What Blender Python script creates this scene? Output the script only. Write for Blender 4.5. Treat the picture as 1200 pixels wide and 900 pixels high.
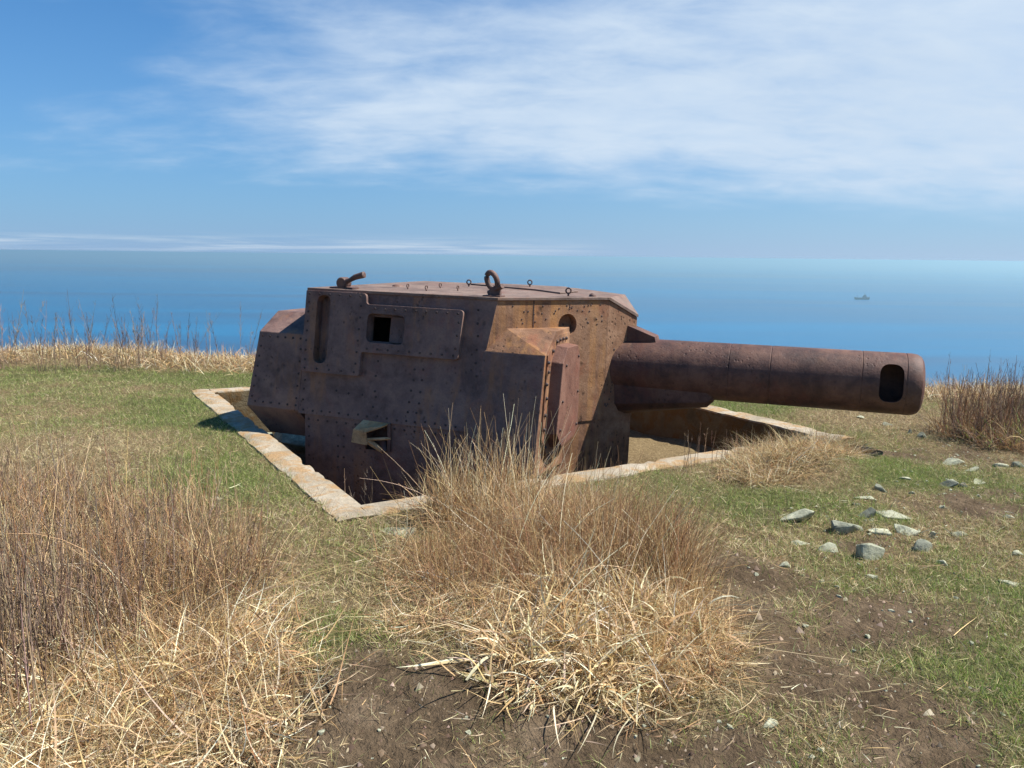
import bpy, bmesh, math, random
import numpy as np
from mathutils import Vector, Matrix

rad = math.radians
SC = bpy.context.scene
COL = SC.collection
for o in list(bpy.data.objects):
    bpy.data.objects.remove(o)

# ------------------------------------------------------------------ camera
EYE = 1.65
cam_d = bpy.data.cameras.new('camera')
cam_d.sensor_width = 36.0
cam_d.lens = 940.0 / 1200.0 * 36.0
cam_d.clip_start = 0.05
cam_d.clip_end = 300000.0
cam = bpy.data.objects.new('camera', cam_d)
COL.objects.link(cam)
pitch = math.atan(150.5 / 940.0)
cam.matrix_world = (Matrix.Translation((0, 0, EYE)) @ Matrix.Rotation(rad(90) - pitch, 4, 'X')
                    @ Matrix.Rotation(rad(0.65), 4, 'Z'))
SC.camera = cam

# ------------------------------------------------------------------ sky and sun
SUN_ELEV = 54.0
SUN_ALPHA = 2.0            # degrees from +X towards +Y
world = bpy.data.worlds.new('World')
SC.world = world
world.use_nodes = True
SKY_STRENGTH = 0.0565


class NT:
    """small helper to write node trees"""
    def __init__(self, tree):
        self.t = tree
        self.n = tree.nodes
        self.l = tree.links

    def node(self, typ, **kw):
        nd = self.n.new(typ)
        for k, v in kw.items():
            setattr(nd, k, v)
        return nd

    def put(self, sock, v):
        if isinstance(v, bpy.types.NodeSocket):
            self.l.new(v, sock)
        else:
            sock.default_value = v

    def math(self, op, a, b=None, c=None, clamp=False):
        nd = self.node('ShaderNodeMath', operation=op, use_clamp=clamp)
        self.put(nd.inputs[0], a)
        if b is not None:
            self.put(nd.inputs[1], b)
        if c is not None:
            self.put(nd.inputs[2], c)
        return nd.outputs[0]

    def smooth(self, v, lo, hi):
        nd = self.node('ShaderNodeMapRange', interpolation_type='SMOOTHSTEP')
        self.put(nd.inputs[0], v)
        nd.inputs[1].default_value = lo
        nd.inputs[2].default_value = hi
        return nd.outputs[0]

    def xyz(self, x, y, z):
        nd = self.node('ShaderNodeCombineXYZ')
        for i, v in enumerate((x, y, z)):
            self.put(nd.inputs[i], v)
        return nd.outputs[0]

    def noise(self, vec, scale, detail=4.0, rough=0.55, distort=0.0):
        nd = self.node('ShaderNodeTexNoise')
        self.put(nd.inputs['Vector'], vec)
        nd.inputs['Scale'].default_value = scale
        nd.inputs['Detail'].default_value = detail
        nd.inputs['Roughness'].default_value = rough
        nd.inputs['Distortion'].default_value = distort
        return nd.outputs[0]

    def mapping(self, vec, scale=(1, 1, 1), loc=(0, 0, 0)):
        nd = self.node('ShaderNodeMapping')
        self.put(nd.inputs[0], vec)
        nd.inputs['Scale'].default_value = scale
        nd.inputs['Location'].default_value = loc
        return nd.outputs[0]

    def mix(self, fac, a, b, mode='MIX'):
        nd = self.node('ShaderNodeMix', data_type='RGBA', blend_type=mode)
        self.put(nd.inputs[0], fac)
        for s, v in ((nd.inputs[6], a), (nd.inputs[7], b)):
            if isinstance(v, (tuple, list)) and len(v) == 3:
                v = (*v, 1.0)
            self.put(s, v)
        return nd.outputs[2]

    def ramp(self, fac, stops):
        nd = self.node('ShaderNodeValToRGB')
        el = nd.color_ramp.elements
        while len(el) < len(stops):
            el.new(0.5)
        for e, (p, c) in zip(el, stops):
            e.position = p
            e.color = (*c, 1.0)
        self.put(nd.inputs[0], fac)
        return nd.outputs[0]


def build_world():
    k = NT(world.node_tree)
    bg = k.n['Background']
    sky = k.node('ShaderNodeTexSky', sky_type='NISHITA', sun_disc=False)
    sky.sun_elevation = rad(SUN_ELEV)
    sky.sun_rotation = rad(90.0 - SUN_ALPHA)
    sky.altitude = 100.0
    sky.air_density = 1.0
    sky.dust_density = 0.4
    sky.ozone_density = 3.0
    base = k.mix(1.0, sky.outputs[0], (0.22, 0.84, 1.28), 'MULTIPLY')
    tc = k.node('ShaderNodeTexCoord')
    sep = k.node('ShaderNodeSeparateXYZ')
    k.put(sep.inputs[0], tc.outputs['Generated'])
    x, y, z = sep.outputs
    zz = k.math('MAXIMUM', z, 0.012)
    px = k.math('DIVIDE', x, zz)
    py = k.math('DIVIDE', y, zz)
    # pale blue air towards the horizon
    hz = k.math('EXPONENT', k.math('MULTIPLY', k.math('MAXIMUM', z, 0.0), -5.5))
    base = k.mix(k.math('MULTIPLY', hz, 0.9), base, k.mix(k.smooth(x, -0.35, 0.65), (3.15, 4.55, 7.0), (4.6, 5.9, 8.0)))
    # high cloud sheet with a ragged far edge
    m1 = k.math('DIVIDE', k.math('SUBTRACT', k.math('MULTIPLY_ADD', px, 0.75, 10.8), py), 4.0)
    m2 = k.math('DIVIDE', k.math('ADD', px, k.math('MULTIPLY_ADD', py, 0.69, -1.8)), 1.5)
    mm = k.math('SMOOTH_MIN', m1, m2, 0.6)
    p = k.xyz(px, py, 0.0)
    zs = k.math('ADD', zz, 0.22)
    ps = k.xyz(k.math('DIVIDE', x, zs), k.math('DIVIDE', y, zs), 0.0)
    n1 = k.noise(k.mapping(ps, (1.5, 2.2, 1), (3.1, 1.7, 0)), 1.0, 5.0, 0.5, 0.15)
    n2 = k.noise(k.mapping(ps, (4.0, 6.5, 1), (1.4, 5.2, 2.0)), 1.0, 6.0, 0.58, 0.3)
    d = k.math('ADD', mm, k.math('MULTIPLY', k.math('SUBTRACT', n1, 0.5), 3.4))
    d = k.math('ADD', d, k.math('MULTIPLY', k.math('SUBTRACT', n2, 0.5), 1.5))
    dens = k.smooth(d, -0.95, 1.6)
    dens = k.math('MULTIPLY', dens, k.math('MULTIPLY_ADD', n2, 0.55, 0.62), clamp=True)
    dens = k.math('MULTIPLY', dens, k.smooth(z, 0.012, 0.09))
    cl = k.mix(n1, (5.6, 6.9, 8.5), (6.7, 7.9, 9.3))
    c = k.mix(dens, base, cl)
    # thin white bank lying on the horizon, broken along its length
    w1 = k.noise(k.xyz(k.math('MULTIPLY', x, 5.0), k.math('MULTIPLY', y, 5.0), k.math('MULTIPLY', z, 150.0)), 1.0, 5.0, 0.6, 0.4)
    bz = k.math('DIVIDE', k.math('SUBTRACT', z, 0.009), 0.0085)
    band = k.math('EXPONENT', k.math('MULTIPLY', k.math('MULTIPLY', bz, bz), -1.0))
    band = k.math('MULTIPLY', band, k.smooth(w1, 0.36, 0.68))
    band = k.math('MULTIPLY', band, k.smooth(k.math('MULTIPLY', x, -1.0), -0.16, 0.06))   # the bank thins out towards the sun side
    c = k.mix(k.math('MULTIPLY', band, 0.75), c, (6.6, 7.6, 8.6))
    k.put(bg.inputs[0], c)
    bg.inputs[1].default_value = SKY_STRENGTH


build_world()
sun_d = bpy.data.lights.new('sun', 'SUN')
sun_d.energy = 5.0
sun_d.angle = rad(0.53)
sun_d.color = (1.0, 0.95, 0.87)
sun = bpy.data.objects.new('sun', sun_d)
COL.objects.link(sun)
sdir = Vector((math.cos(rad(SUN_ELEV)) * math.cos(rad(SUN_ALPHA)),
               math.cos(rad(SUN_ELEV)) * math.sin(rad(SUN_ALPHA)), math.sin(rad(SUN_ELEV))))
sun.rotation_euler = sdir.to_track_quat('Z', 'Y').to_euler()
sun.location = sdir * 40

SC.view_settings.view_transform = 'Standard'
SC.view_settings.look = 'None'
SC.view_settings.gamma = 1.0
SC.view_settings.exposure = 0.85
SC.view_settings.use_curve_mapping = False
SC.render.engine = 'CYCLES'

rng = np.random.default_rng(7)
random.seed(7)


# ------------------------------------------------------------------ helpers
def tag(o, label=None, cat=None, group=None, kind=None):
    if label:
        o['label'] = label
    if cat:
        o['category'] = cat
    if group:
        o['group'] = group
    if kind:
        o['kind'] = kind
    return o


def link(name, me, mat=None, parent=None):
    o = bpy.data.objects.new(name, me)
    COL.objects.link(o)
    if mat is not None:
        me.materials.append(mat)
    if parent is not None:
        o.parent = parent
    return o


def empty(name, loc=(0, 0, 0), rot=(0, 0, 0)):
    o = bpy.data.objects.new(name, None)
    COL.objects.link(o)
    o.location = loc
    o.rotation_euler = rot
    o.empty_display_size = 0.2
    return o


def fix(bm):
    bmesh.ops.recalc_face_normals(bm, faces=bm.faces)


def from_bm(name, bm, mat, parent=None, smooth=False, bevel=0.0, seg=2):
    fix(bm)
    me = bpy.data.meshes.new(name)
    bm.to_mesh(me)
    bm.free()
    if smooth:
        for p in me.polygons:
            p.use_smooth = True
    o = link(name, me, mat, parent)
    if bevel:
        add_bevel(o, bevel, seg)
    return o


def add_bevel(o, w, seg=2):
    m = o.modifiers.new('edge', 'BEVEL')
    m.width = w
    m.segments = seg
    m.limit_method = 'ANGLE'
    m.angle_limit = rad(28)


def auto_smooth(o, ang=35):
    me = o.data
    for p in me.polygons:
        p.use_smooth = True
    me.set_sharp_from_angle(angle=rad(ang))


def bm_loft(rings, caps=True):
    bm = bmesh.new()
    rs = [[bm.verts.new(p) for p in r] for r in rings]
    n = len(rs[0])
    for a, b in zip(rs, rs[1:]):
        for i in range(n):
            bm.faces.new((a[i], a[(i + 1) % n], b[(i + 1) % n], b[i]))
    if caps:
        bm.faces.new(rs[0])
        bm.faces.new(rs[-1])
    return bm


def bm_plate(pts, thick, out=0.0):
    """polygon (outer face, any planar 3D outline) thickened inwards against its own normal"""
    pts = [Vector(p) for p in pts]
    n = Vector((0, 0, 0))
    for i in range(len(pts)):
        a, b = pts[i], pts[(i + 1) % len(pts)]
        n += a.cross(b)
    n.normalize()
    return bm_loft([[p + n * out for p in pts], [p - n * thick for p in pts]])


def bm_join(bm, other):
    me = bpy.data.meshes.new('tmp')
    other.to_mesh(me)
    other.free()
    bm.from_mesh(me)
    bpy.data.meshes.remove(me)


def bm_box(cx, cy, cz, sx, sy, sz, rot=None):
    bm = bmesh.new()
    bmesh.ops.create_cube(bm, size=1.0)
    m = Matrix.Translation((cx, cy, cz))
    if rot is not None:
        m = m @ rot
    bmesh.ops.transform(bm, matrix=m @ Matrix.Diagonal((sx, sy, sz, 1)), verts=bm.verts)
    return bm


def bm_sweep(path, radii, n=10, caps=True):
    path = [Vector(p) for p in path]
    rings = []
    for i, p in enumerate(path):
        t = (path[min(i + 1, len(path) - 1)] - path[max(i - 1, 0)]).normalized()
        up = Vector((0, 0, 1)) if abs(t.z) < 0.9 else Vector((1, 0, 0))
        a = t.cross(up).normalized()
        b = t.cross(a).normalized()
        r = radii[i] if isinstance(radii, (list, tuple)) else radii
        rings.append([p + a * (r * math.cos(2 * math.pi * k / n)) + b * (r * math.sin(2 * math.pi * k / n)) for k in range(n)])
    return bm_loft(rings, caps)


def bm_lathe(profile, p0, p1, n=48):
    """profile of (distance along the axis p0->p1 in metres, radius)"""
    p0, p1 = Vector(p0), Vector(p1)
    t = (p1 - p0).normalized()
    a = t.cross(Vector((0, 0, 1))).normalized()
    b = a.cross(t).normalized()
    rings = [[p0 + t * s + a * (r * math.cos(2 * math.pi * k / n)) + b * (r * math.sin(2 * math.pi * k / n)) for k in range(n)]
             for s, r in profile]
    return bm_loft(rings)


def cut(o, cutter_bm):
    """real opening: subtract and bake into the mesh"""
    fix(cutter_bm)
    me = bpy.data.meshes.new('cutter')
    cutter_bm.to_mesh(me)
    cutter_bm.free()
    c = bpy.data.objects.new('cutter', me)
    COL.objects.link(c)
    c.matrix_world = Matrix.Identity(4)
    par = o.parent
    o.parent = None
    m = o.modifiers.new('cut', 'BOOLEAN')
    m.operation = 'DIFFERENCE'
    m.solver = 'EXACT'
    m.object = c
    dg = bpy.context.evaluated_depsgraph_get()
    dg.update()
    new = bpy.data.meshes.new_from_object(o.evaluated_get(dg))
    old = o.data
    o.modifiers.clear()
    o.data = new
    bpy.data.meshes.remove(old)
    bpy.data.objects.remove(c)
    bpy.data.meshes.remove(me)
    o.parent = par


def round_poly(pts, r, seg=5):
    """2D polygon with rounded corners; r a number or one per corner"""
    out = []
    n = len(pts)
    for i in range(n):
        p = Vector(pts[i])
        a = (Vector(pts[i - 1]) - p)
        b = (Vector(pts[(i + 1) % n]) - p)
        rr = r[i] if isinstance(r, (list, tuple)) else r
        if rr <= 0:
            out.append(tuple(p))
            continue
        la, lb = a.length, b.length
        a.normalize()
        b.normalize()
        ang = a.angle(b)
        d = min(rr / math.tan(ang / 2), la * 0.49, lb * 0.49)
        q0, q1 = p + a * d, p + b * d
        for s in range(seg + 1):
            t = s / seg
            out.append(tuple((1 - t) ** 2 * q0 + 2 * t * (1 - t) * p + t * t * q1))
    return out


# value noise in numpy (terrain shape, scatter masks)
def _hash(ix, iy, seed):
    h = (ix.astype(np.int64) * 374761393 + iy.astype(np.int64) * 668265263 + seed * 974711) & 0x7fffffff
    h = ((h ^ (h >> 13)) * 1274126177) & 0x7fffffff
    return ((h ^ (h >> 16)) & 0xffff) / 65535.0


def vnoise(x, y, seed=0):
    x = np.asarray(x, float)
    y = np.asarray(y, float)
    ix, iy = np.floor(x), np.floor(y)
    fx, fy = x - ix, y - iy
    fx = fx * fx * (3 - 2 * fx)
    fy = fy * fy * (3 - 2 * fy)
    a = _hash(ix, iy, seed)
    b = _hash(ix + 1, iy, seed)
    c = _hash(ix, iy + 1, seed)
    d = _hash(ix + 1, iy + 1, seed)
    return (a * (1 - fx) + b * fx) * (1 - fy) + (c * (1 - fx) + d * fx) * fy


def fbm(x, y, seed=0, oct=4):
    s, a, t = 0.0, 0.5, 0.0
    for i in range(oct):
        s = s + a * vnoise(np.asarray(x) * 2 ** i, np.asarray(y) * 2 ** i, seed + i * 17)
        t += a
        a *= 0.5
    return s / t


def sstep(v, lo, hi):
    t = np.clip((np.asarray(v, float) - lo) / (hi - lo), 0, 1)
    return t * t * (3 - 2 * t)


def blob(x, y, lst):
    m = np.zeros_like(np.asarray(x, float))
    for e in lst:
        cx, cy, rx, ry, an = e[:5]
        c, s = math.cos(rad(an)), math.sin(rad(an))
        dx, dy = x - cx, y - cy
        u, v = (dx * c + dy * s) / rx, (-dx * s + dy * c) / ry
        m = np.maximum(m, np.exp(-(u * u + v * v)) * (e[5] if len(e) > 5 else 1.0))
    return m


# ------------------------------------------------------------------ materials
def new_mat(name):
    m = bpy.data.materials.new(name)
    m.use_nodes = True
    k = NT(m.node_tree)
    return m, k, k.n['Principled BSDF']


def bump(k, bsdf, h, strength, dist):
    b = k.node('ShaderNodeBump')
    b.inputs['Strength'].default_value = strength
    b.inputs['Distance'].default_value = dist
    k.put(b.inputs['Height'], h)
    k.put(bsdf.inputs['Normal'], b.outputs[0])


def rust_mat(name, dark, mid, light, orange, streak=0.35, spots=0.5, rough=0.72, seed=0.0):
    m, k, b = new_mat(name)
    tc = k.node('ShaderNodeTexCoord').outputs['Object']
    v = k.mapping(tc, (1, 1, 1), (seed, seed * 1.7, -seed))
    big = k.noise(v, 1.9, 7, 0.66, 0.8)
    medium = k.noise(v, 8.0, 7, 0.70, 0.3)
    fine = k.noise(v, 60.0, 5, 0.75)
    f = k.math('ADD', k.math('MULTIPLY', big, 0.55), k.math('MULTIPLY', medium, 0.45))
    c = k.ramp(f, [(0.40, dark), (0.50, mid), (0.61, light)])
    # reddish scale in irregular patches
    red = k.smooth(k.noise(k.mapping(v, (1, 1, 0.7), (5, 2, 8)), 3.2, 7, 0.72, 0.6), 0.52, 0.66)
    c = k.mix(k.math('MULTIPLY', red, 0.55), c, (mid[0] * 1.15, mid[1] * 0.78, mid[2] * 0.72))
    # runs of orange rust down the plates
    st = k.noise(k.mapping(v, (9.0, 9.0, 0.5)), 1.0, 6, 0.62, 0.4)
    stm = k.math('MULTIPLY', k.smooth(st, 0.47, 0.66), k.smooth(k.noise(v, 1.3, 4, 0.6), 0.40, 0.60))
    c = k.mix(k.math('MULTIPLY', stm, streak), c, orange)
    # flaked spots of two sizes
    sp = None
    for scl, lo, hi, gate in ((11.0, 0.10, 0.34, 0.50), (26.0, 0.12, 0.34, 0.48)):
        vo = k.node('ShaderNodeTexVoronoi', feature='F1')
        k.put(vo.inputs['Vector'], k.mapping(k.mix(0.03, v, k.node('ShaderNodeTexNoise').outputs[1]), (1, 1, 0.8), (3.3, 0.2, 1.1)))
        vo.inputs['Scale'].default_value = scl
        q = k.math('SUBTRACT', 1.0, k.smooth(vo.outputs['Distance'], lo, hi))
        q = k.math('MULTIPLY', q, k.smooth(k.noise(k.mapping(v, (1, 1, 1), (scl, 1, 4)), 3.0, 5, 0.7), gate, gate + 0.12))
        sp = q if sp is None else k.math('MAXIMUM', sp, q)
    c = k.mix(k.math('MULTIPLY', sp, spots), c, tuple(v_ * 0.42 for v_ in dark))
    c = k.mix(0.45, c, k.mix(fine, (0.35, 0.35, 0.35), (1.6, 1.55, 1.5)), 'MULTIPLY')
    k.put(b.inputs['Base Color'], c)
    k.put(b.inputs['Roughness'], k.math('MULTIPLY_ADD', medium, 0.3, rough - 0.15))
    b.inputs['Metallic'].default_value = 0.0
    b.inputs['Specular IOR Level'].default_value = 0.35
    h = k.math('ADD', k.math('MULTIPLY', fine, 0.35), k.math('MULTIPLY', medium, 0.9))
    h = k.math('SUBTRACT', h, k.math('MULTIPLY', sp, 0.4))
    bump(k, b, h, 0.7, 0.010)
    return m


M = {}
M['rust_plate'] = rust_mat('rusted_armour', (0.105, 0.064, 0.056), (0.175, 0.110, 0.094), (0.245, 0.155, 0.122), (0.33, 0.15, 0.055), 0.45, 0.7, 0.7, 0.0)
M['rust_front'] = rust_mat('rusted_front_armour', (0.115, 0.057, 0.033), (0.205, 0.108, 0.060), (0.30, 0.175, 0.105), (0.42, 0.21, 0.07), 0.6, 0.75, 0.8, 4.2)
M['rust_red'] = rust_mat('red_brown_cover', (0.105, 0.047, 0.034), (0.155, 0.074, 0.052), (0.20, 0.105, 0.075), (0.27, 0.15, 0.09), 0.25, 0.5, 0.75, 7.7)
M['rust_barrel'] = rust_mat('rusted_barrel', (0.042, 0.021, 0.018), (0.088, 0.044, 0.034), (0.150, 0.078, 0.056), (0.22, 0.11, 0.06), 0.3, 0.45, 0.62, 2.3)
M['rust_top'] = rust_mat('rusted_roof', (0.09, 0.060, 0.048), (0.165, 0.115, 0.094), (0.22, 0.16, 0.13), (0.24, 0.12, 0.06), 0.3, 0.6, 0.75, 9.1)
M['rust_fitting'] = rust_mat('rusted_fitting', (0.055, 0.035, 0.032), (0.11, 0.066, 0.055), (0.18, 0.105, 0.08), (0.22, 0.11, 0.05), 0.3, 0.2, 0.6, 1.2)
M['rust_tan'] = rust_mat('pale_rusted_hood', (0.26, 0.15, 0.07), (0.50, 0.33, 0.17), (0.62, 0.45, 0.26), (0.36, 0.19, 0.07), 0.5, 0.4, 0.8, 5.5)
M['rivet'] = rust_mat('dark_rivet', (0.035, 0.022, 0.021), (0.055, 0.034, 0.031), (0.085, 0.052, 0.043), (0.12, 0.06, 0.03), 0.2, 0.0, 0.6, 3.0)


def concrete_mat(name='weathered_concrete', tone=(1, 1, 1)):
    m, k, b = new_mat(name)
    tc = k.node('ShaderNodeTexCoord').outputs['Object']
    a = k.noise(tc, 2.2, 6, 0.65, 0.4)
    f = k.noise(tc, 30.0, 5, 0.7)
    c = k.ramp(a, [(0.30, (0.22, 0.185, 0.135)), (0.5, (0.35, 0.30, 0.225)), (0.7, (0.46, 0.41, 0.33))])
    lich = k.smooth(k.noise(tc, 4.5, 6, 0.7, 0.8), 0.45, 0.60)
    c = k.mix(k.math('MULTIPLY', lich, 0.75), c, (0.34, 0.20, 0.08))
    dark = k.smooth(k.noise(k.mapping(tc, (3, 3, 0.7)), 1.6, 6, 0.7), 0.55, 0.75)
    c = k.mix(k.math('MULTIPLY', dark, 0.6), c, (0.10, 0.085, 0.065))
    c = k.mix(0.5, c, k.mix(f, (0.5, 0.5, 0.5), (1.4, 1.4, 1.4)), 'MULTIPLY')
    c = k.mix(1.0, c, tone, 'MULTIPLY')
    k.put(b.inputs['Base Color'], c)
    b.inputs['Roughness'].default_value = 0.95
    b.inputs['Specular IOR Level'].default_value = 0.15
    bump(k, b, k.math('ADD', f, a), 0.7, 0.02)
    return m


M['concrete'] = concrete_mat()
M['stained_shaded_concrete'] = concrete_mat('stained_shaded_concrete', (0.36, 0.33, 0.26))  # brown stain, with shade of the inner pit walls darkened into the colour


def stone_mat():
    m, k, b = new_mat('lichen_grey_stone')
    tc = k.node('ShaderNodeTexCoord').outputs['Object']
    oi = k.node('ShaderNodeObjectInfo')
    v = k.node('ShaderNodeVectorMath', operation='ADD')
    k.put(v.inputs[0], tc)
    k.put(v.inputs[1], oi.outputs['Location'])
    v = v.outputs[0]
    a = k.noise(v, 9.0, 6, 0.7, 0.3)
    f = k.noise(v, 60.0, 4, 0.7)
    c = k.ramp(a, [(0.3, (0.125, 0.13, 0.10)), (0.5, (0.22, 0.225, 0.175)), (0.7, (0.32, 0.32, 0.25))])
    c = k.mix(k.math('MULTIPLY', k.smooth(k.noise(v, 16.0, 5, 0.7, 0.5), 0.52, 0.65), 0.7), c, (0.39, 0.40, 0.30))
    cc = k.node('ShaderNodeAttribute', attribute_type='OBJECT', attribute_name='shade')
    c = k.mix(1.0, c, k.mix(cc.outputs['Fac'], (0.72, 0.74, 0.74), (1.62, 1.60, 1.48)), 'MULTIPLY')
    c = k.mix(0.4, c, k.mix(f, (0.55, 0.55, 0.55), (1.4, 1.4, 1.4)), 'MULTIPLY')
    k.put(b.inputs['Base Color'], c)
    b.inputs['Roughness'].default_value = 0.92
    b.inputs['Specular IOR Level'].default_value = 0.2
    bump(k, b, k.math('ADD', f, k.math('MULTIPLY', a, 2.0)), 0.6, 0.008)
    return m


M['stone'] = stone_mat()


def soil_color(k, tc, scale=1.0):
    a = k.noise(tc, 3.0 * scale, 7, 0.7, 0.3)
    f = k.noise(tc, 45.0 * scale, 5, 0.75)
    c = k.ramp(a, [(0.28, (0.050, 0.036, 0.023)), (0.5, (0.115, 0.084, 0.054)), (0.72, (0.205, 0.155, 0.104))])
    c = k.mix(0.75, c, k.mix(f, (0.35, 0.35, 0.35), (1.65, 1.6, 1.55)), 'MULTIPLY')
    return c, a, f


def ground_mat():
    m, k, b = new_mat('turf_and_soil')
    tc = k.node('ShaderNodeTexCoord').outputs['Object']
    at = k.node('ShaderNodeAttribute', attribute_name='cover')
    sp = k.node('ShaderNodeSeparateColor')
    k.put(sp.inputs[0], at.outputs['Color'])
    dirt, green, dry = sp.outputs
    soil, a, f = soil_color(k, tc)
    g = k.noise(tc, 26.0, 6, 0.75)
    grass = k.ramp(g, [(0.3, (0.040, 0.046, 0.017)), (0.5, (0.095, 0.102, 0.038)), (0.7, (0.24, 0.21, 0.105))])
    straw = k.ramp(g, [(0.3, (0.075, 0.052, 0.030)), (0.5, (0.18, 0.13, 0.072)), (0.7, (0.34, 0.26, 0.15))])
    c = k.mix(k.smooth(k.math('ADD', green, k.math('MULTIPLY_ADD', g, 0.8, -0.4)), 0.25, 0.75), straw, grass)
    c = k.mix(k.smooth(k.math('ADD', dirt, k.math('MULTIPLY_ADD', a, 0.9, -0.45)), 0.22, 0.85), c, soil)
    k.put(b.inputs['Base Color'], c)
    b.inputs['Roughness'].default_value = 1.0
    b.inputs['Specular IOR Level'].default_value = 0.05
    lump = k.noise(tc, 14.0, 6, 0.65)
    h = k.math('ADD', k.math('MULTIPLY', lump, 1.0), k.math('MULTIPLY', f, 0.3))
    bump(k, b, h, 1.0, 0.05)
    return m


M['ground'] = ground_mat()


def pit_floor_mat():
    m, k, b = new_mat('pit_soil')
    tc = k.node('ShaderNodeTexCoord').outputs['Object']
    soil, a, f = soil_color(k, tc)
    g = k.noise(tc, 34.0, 6, 0.75)
    straw = k.ramp(g, [(0.3, (0.10, 0.07, 0.04)), (0.5, (0.23, 0.17, 0.09)), (0.7, (0.36, 0.28, 0.16))])
    at = k.node('ShaderNodeAttribute', attribute_name='cover')
    sp = k.node('ShaderNodeSeparateColor')
    k.put(sp.inputs[0], at.outputs['Color'])
    c = k.mix(sp.outputs[0], soil, straw)
    k.put(b.inputs['Base Color'], c)
    b.inputs['Roughness'].default_value = 1.0
    b.inputs['Specular IOR Level'].default_value = 0.05
    bump(k, b, k.math('ADD', g, f), 0.9, 0.03)
    return m


M['pit_floor'] = pit_floor_mat()


def blade_mat(name, trans=0.25, rough=0.6):
    m, k, b = new_mat(name)
    at = k.node('ShaderNodeAttribute', attribute_name='tint')
    k.put(b.inputs['Base Color'], at.outputs['Color'])
    b.inputs['Roughness'].default_value = rough
    b.inputs['Specular IOR Level'].default_value = 0.25
    tr = k.node('ShaderNodeBsdfTranslucent')
    k.put(tr.inputs[0], at.outputs['Color'])
    ms = k.node('ShaderNodeMixShader')
    ms.inputs[0].default_value = trans
    k.put(ms.inputs[1], b.outputs[0])
    k.put(ms.inputs[2], tr.outputs[0])
    k.put(k.n['Material Output'].inputs[0], ms.outputs[0])
    return m


M['blade'] = blade_mat('grass_blade', 0.30)
M['stalk'] = blade_mat('dry_stalk', 0.0, 0.8)


def sea_mat():
    m, k, b = new_mat('sea_water')
    tc = k.node('ShaderNodeTexCoord').outputs['Object']
    s1 = k.noise(k.mapping(tc, (0.00012, 0.0011, 1)), 1.0, 6, 0.6, 0.5)
    s2 = k.noise(k.mapping(tc, (0.0009, 0.006, 1)), 1.0, 5, 0.6, 0.3)
    s = k.math('ADD', k.math('MULTIPLY', s1, 0.65), k.math('MULTIPLY', s2, 0.35))
    c = k.ramp(s, [(0.40, (0.001, 0.040, 0.115)), (0.60, (0.003, 0.125, 0.265))])
    k.put(b.inputs['Base Color'], c)
    k.put(b.inputs['Roughness'], k.math('MULTIPLY_ADD', k.smooth(s, 0.35, 0.65), 0.14, 0.28))
    b.inputs['IOR'].default_value = 1.33
    b.inputs['Specular IOR Level'].default_value = 0.3
    w = k.noise(k.mapping(tc, (0.25, 0.25, 1)), 1.0, 4, 0.6)
    bump(k, b, w, 0.35, 1.2)
    return m


M['sea'] = sea_mat()


def plain(name, col, rough=0.7):
    m, k, b = new_mat(name)
    tc = k.node('ShaderNodeTexCoord').outputs['Object']
    n = k.noise(tc, 1.5, 4, 0.6)
    k.put(b.inputs['Base Color'], k.mix(n, tuple(c * 0.75 for c in col), tuple(c * 1.25 for c in col)))
    b.inputs['Roughness'].default_value = rough
    return m


# ------------------------------------------------------------------ setting: terrain, sea
SEA_Z = -110.0
PIT = Vector((-1.07, 4.76, 0.0))          # outer near-left corner of the concrete pit
PA = 30.7                                  # bearing of its near wall
ca, sa = math.cos(rad(PA)), math.sin(rad(PA))
PIT_W, PIT_L, RIM = 4.95, 5.45, 0.25


def pit_to_world(a, b):
    return PIT.x + a * ca - b * sa, PIT.y + a * sa + b * ca


def world_to_pit(x, y):
    dx, dy = x - PIT.x, y - PIT.y
    return dx * ca + dy * sa, -dx * sa + dy * ca


def edge_y(x):
    x = np.asarray(x, float)
    return 12.3 - 0.16 * np.clip(x, -2, 30) + 0.35 * np.sin(x * 0.7) + 0.25 * np.sin(x * 1.9 + 1.0)


def height(x, y):
    x = np.asarray(x, float)
    y = np.asarray(y, float)
    a, b = world_to_pit(x, y)
    da = np.maximum(np.maximum(-a, a - PIT_W), 0)
    db = np.maximum(np.maximum(-b, b - PIT_L), 0)
    dp = np.sqrt(da * da + db * db)
    away = sstep(dp, 0.05, 0.7)
    z = (fbm(x * 0.5, y * 0.5, 3) - 0.5) * 0.10 * away
    z = z + (fbm(x * 2.2, y * 2.2, 9) - 0.5) * 0.05 * sstep(dp, 0.0, 0.3)
    z = z + (fbm(x * 7, y * 7, 15, 3) - 0.5) * 0.035 * sstep(dp, 0.0, 0.25) * sstep(14 - y, 0, 3)
    z = z + 0.13 * np.exp(-(((x - 2.35) / 0.5) ** 2 + ((y - 6.2) / 0.4) ** 2)) * sstep(dp, -0.02, 0.25)
    z = z + 0.14 * np.exp(-((y - edge_y(x) + 0.9) / 0.7) ** 2) * sstep(-x, 1.5, 4.0)
    z = z + 0.07 * np.exp(-(((x - 0.45) / 0.9) ** 2 + ((y - 4.0) / 0.8) ** 2))
    z = z - 0.10 * np.exp(-(((x - 0.0) / 1.4) ** 2 + ((y - 2.2) / 0.55) ** 2))
    d = y - edge_y(x)
    drop = np.where(d > -1.2, 0.16 * (d + 1.2) ** 2, 0.0)
    far = np.where(d > 1.0, 0.774 + 0.80 * (d - 1.0), drop)
    z = z - np.where(d > 1.0, far, drop) + (fbm(x * 0.15, y * 0.15, 21) - 0.5) * np.clip(d, 0, 10) * 0.25
    return np.maximum(z, SEA_Z - 6.0)


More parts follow.
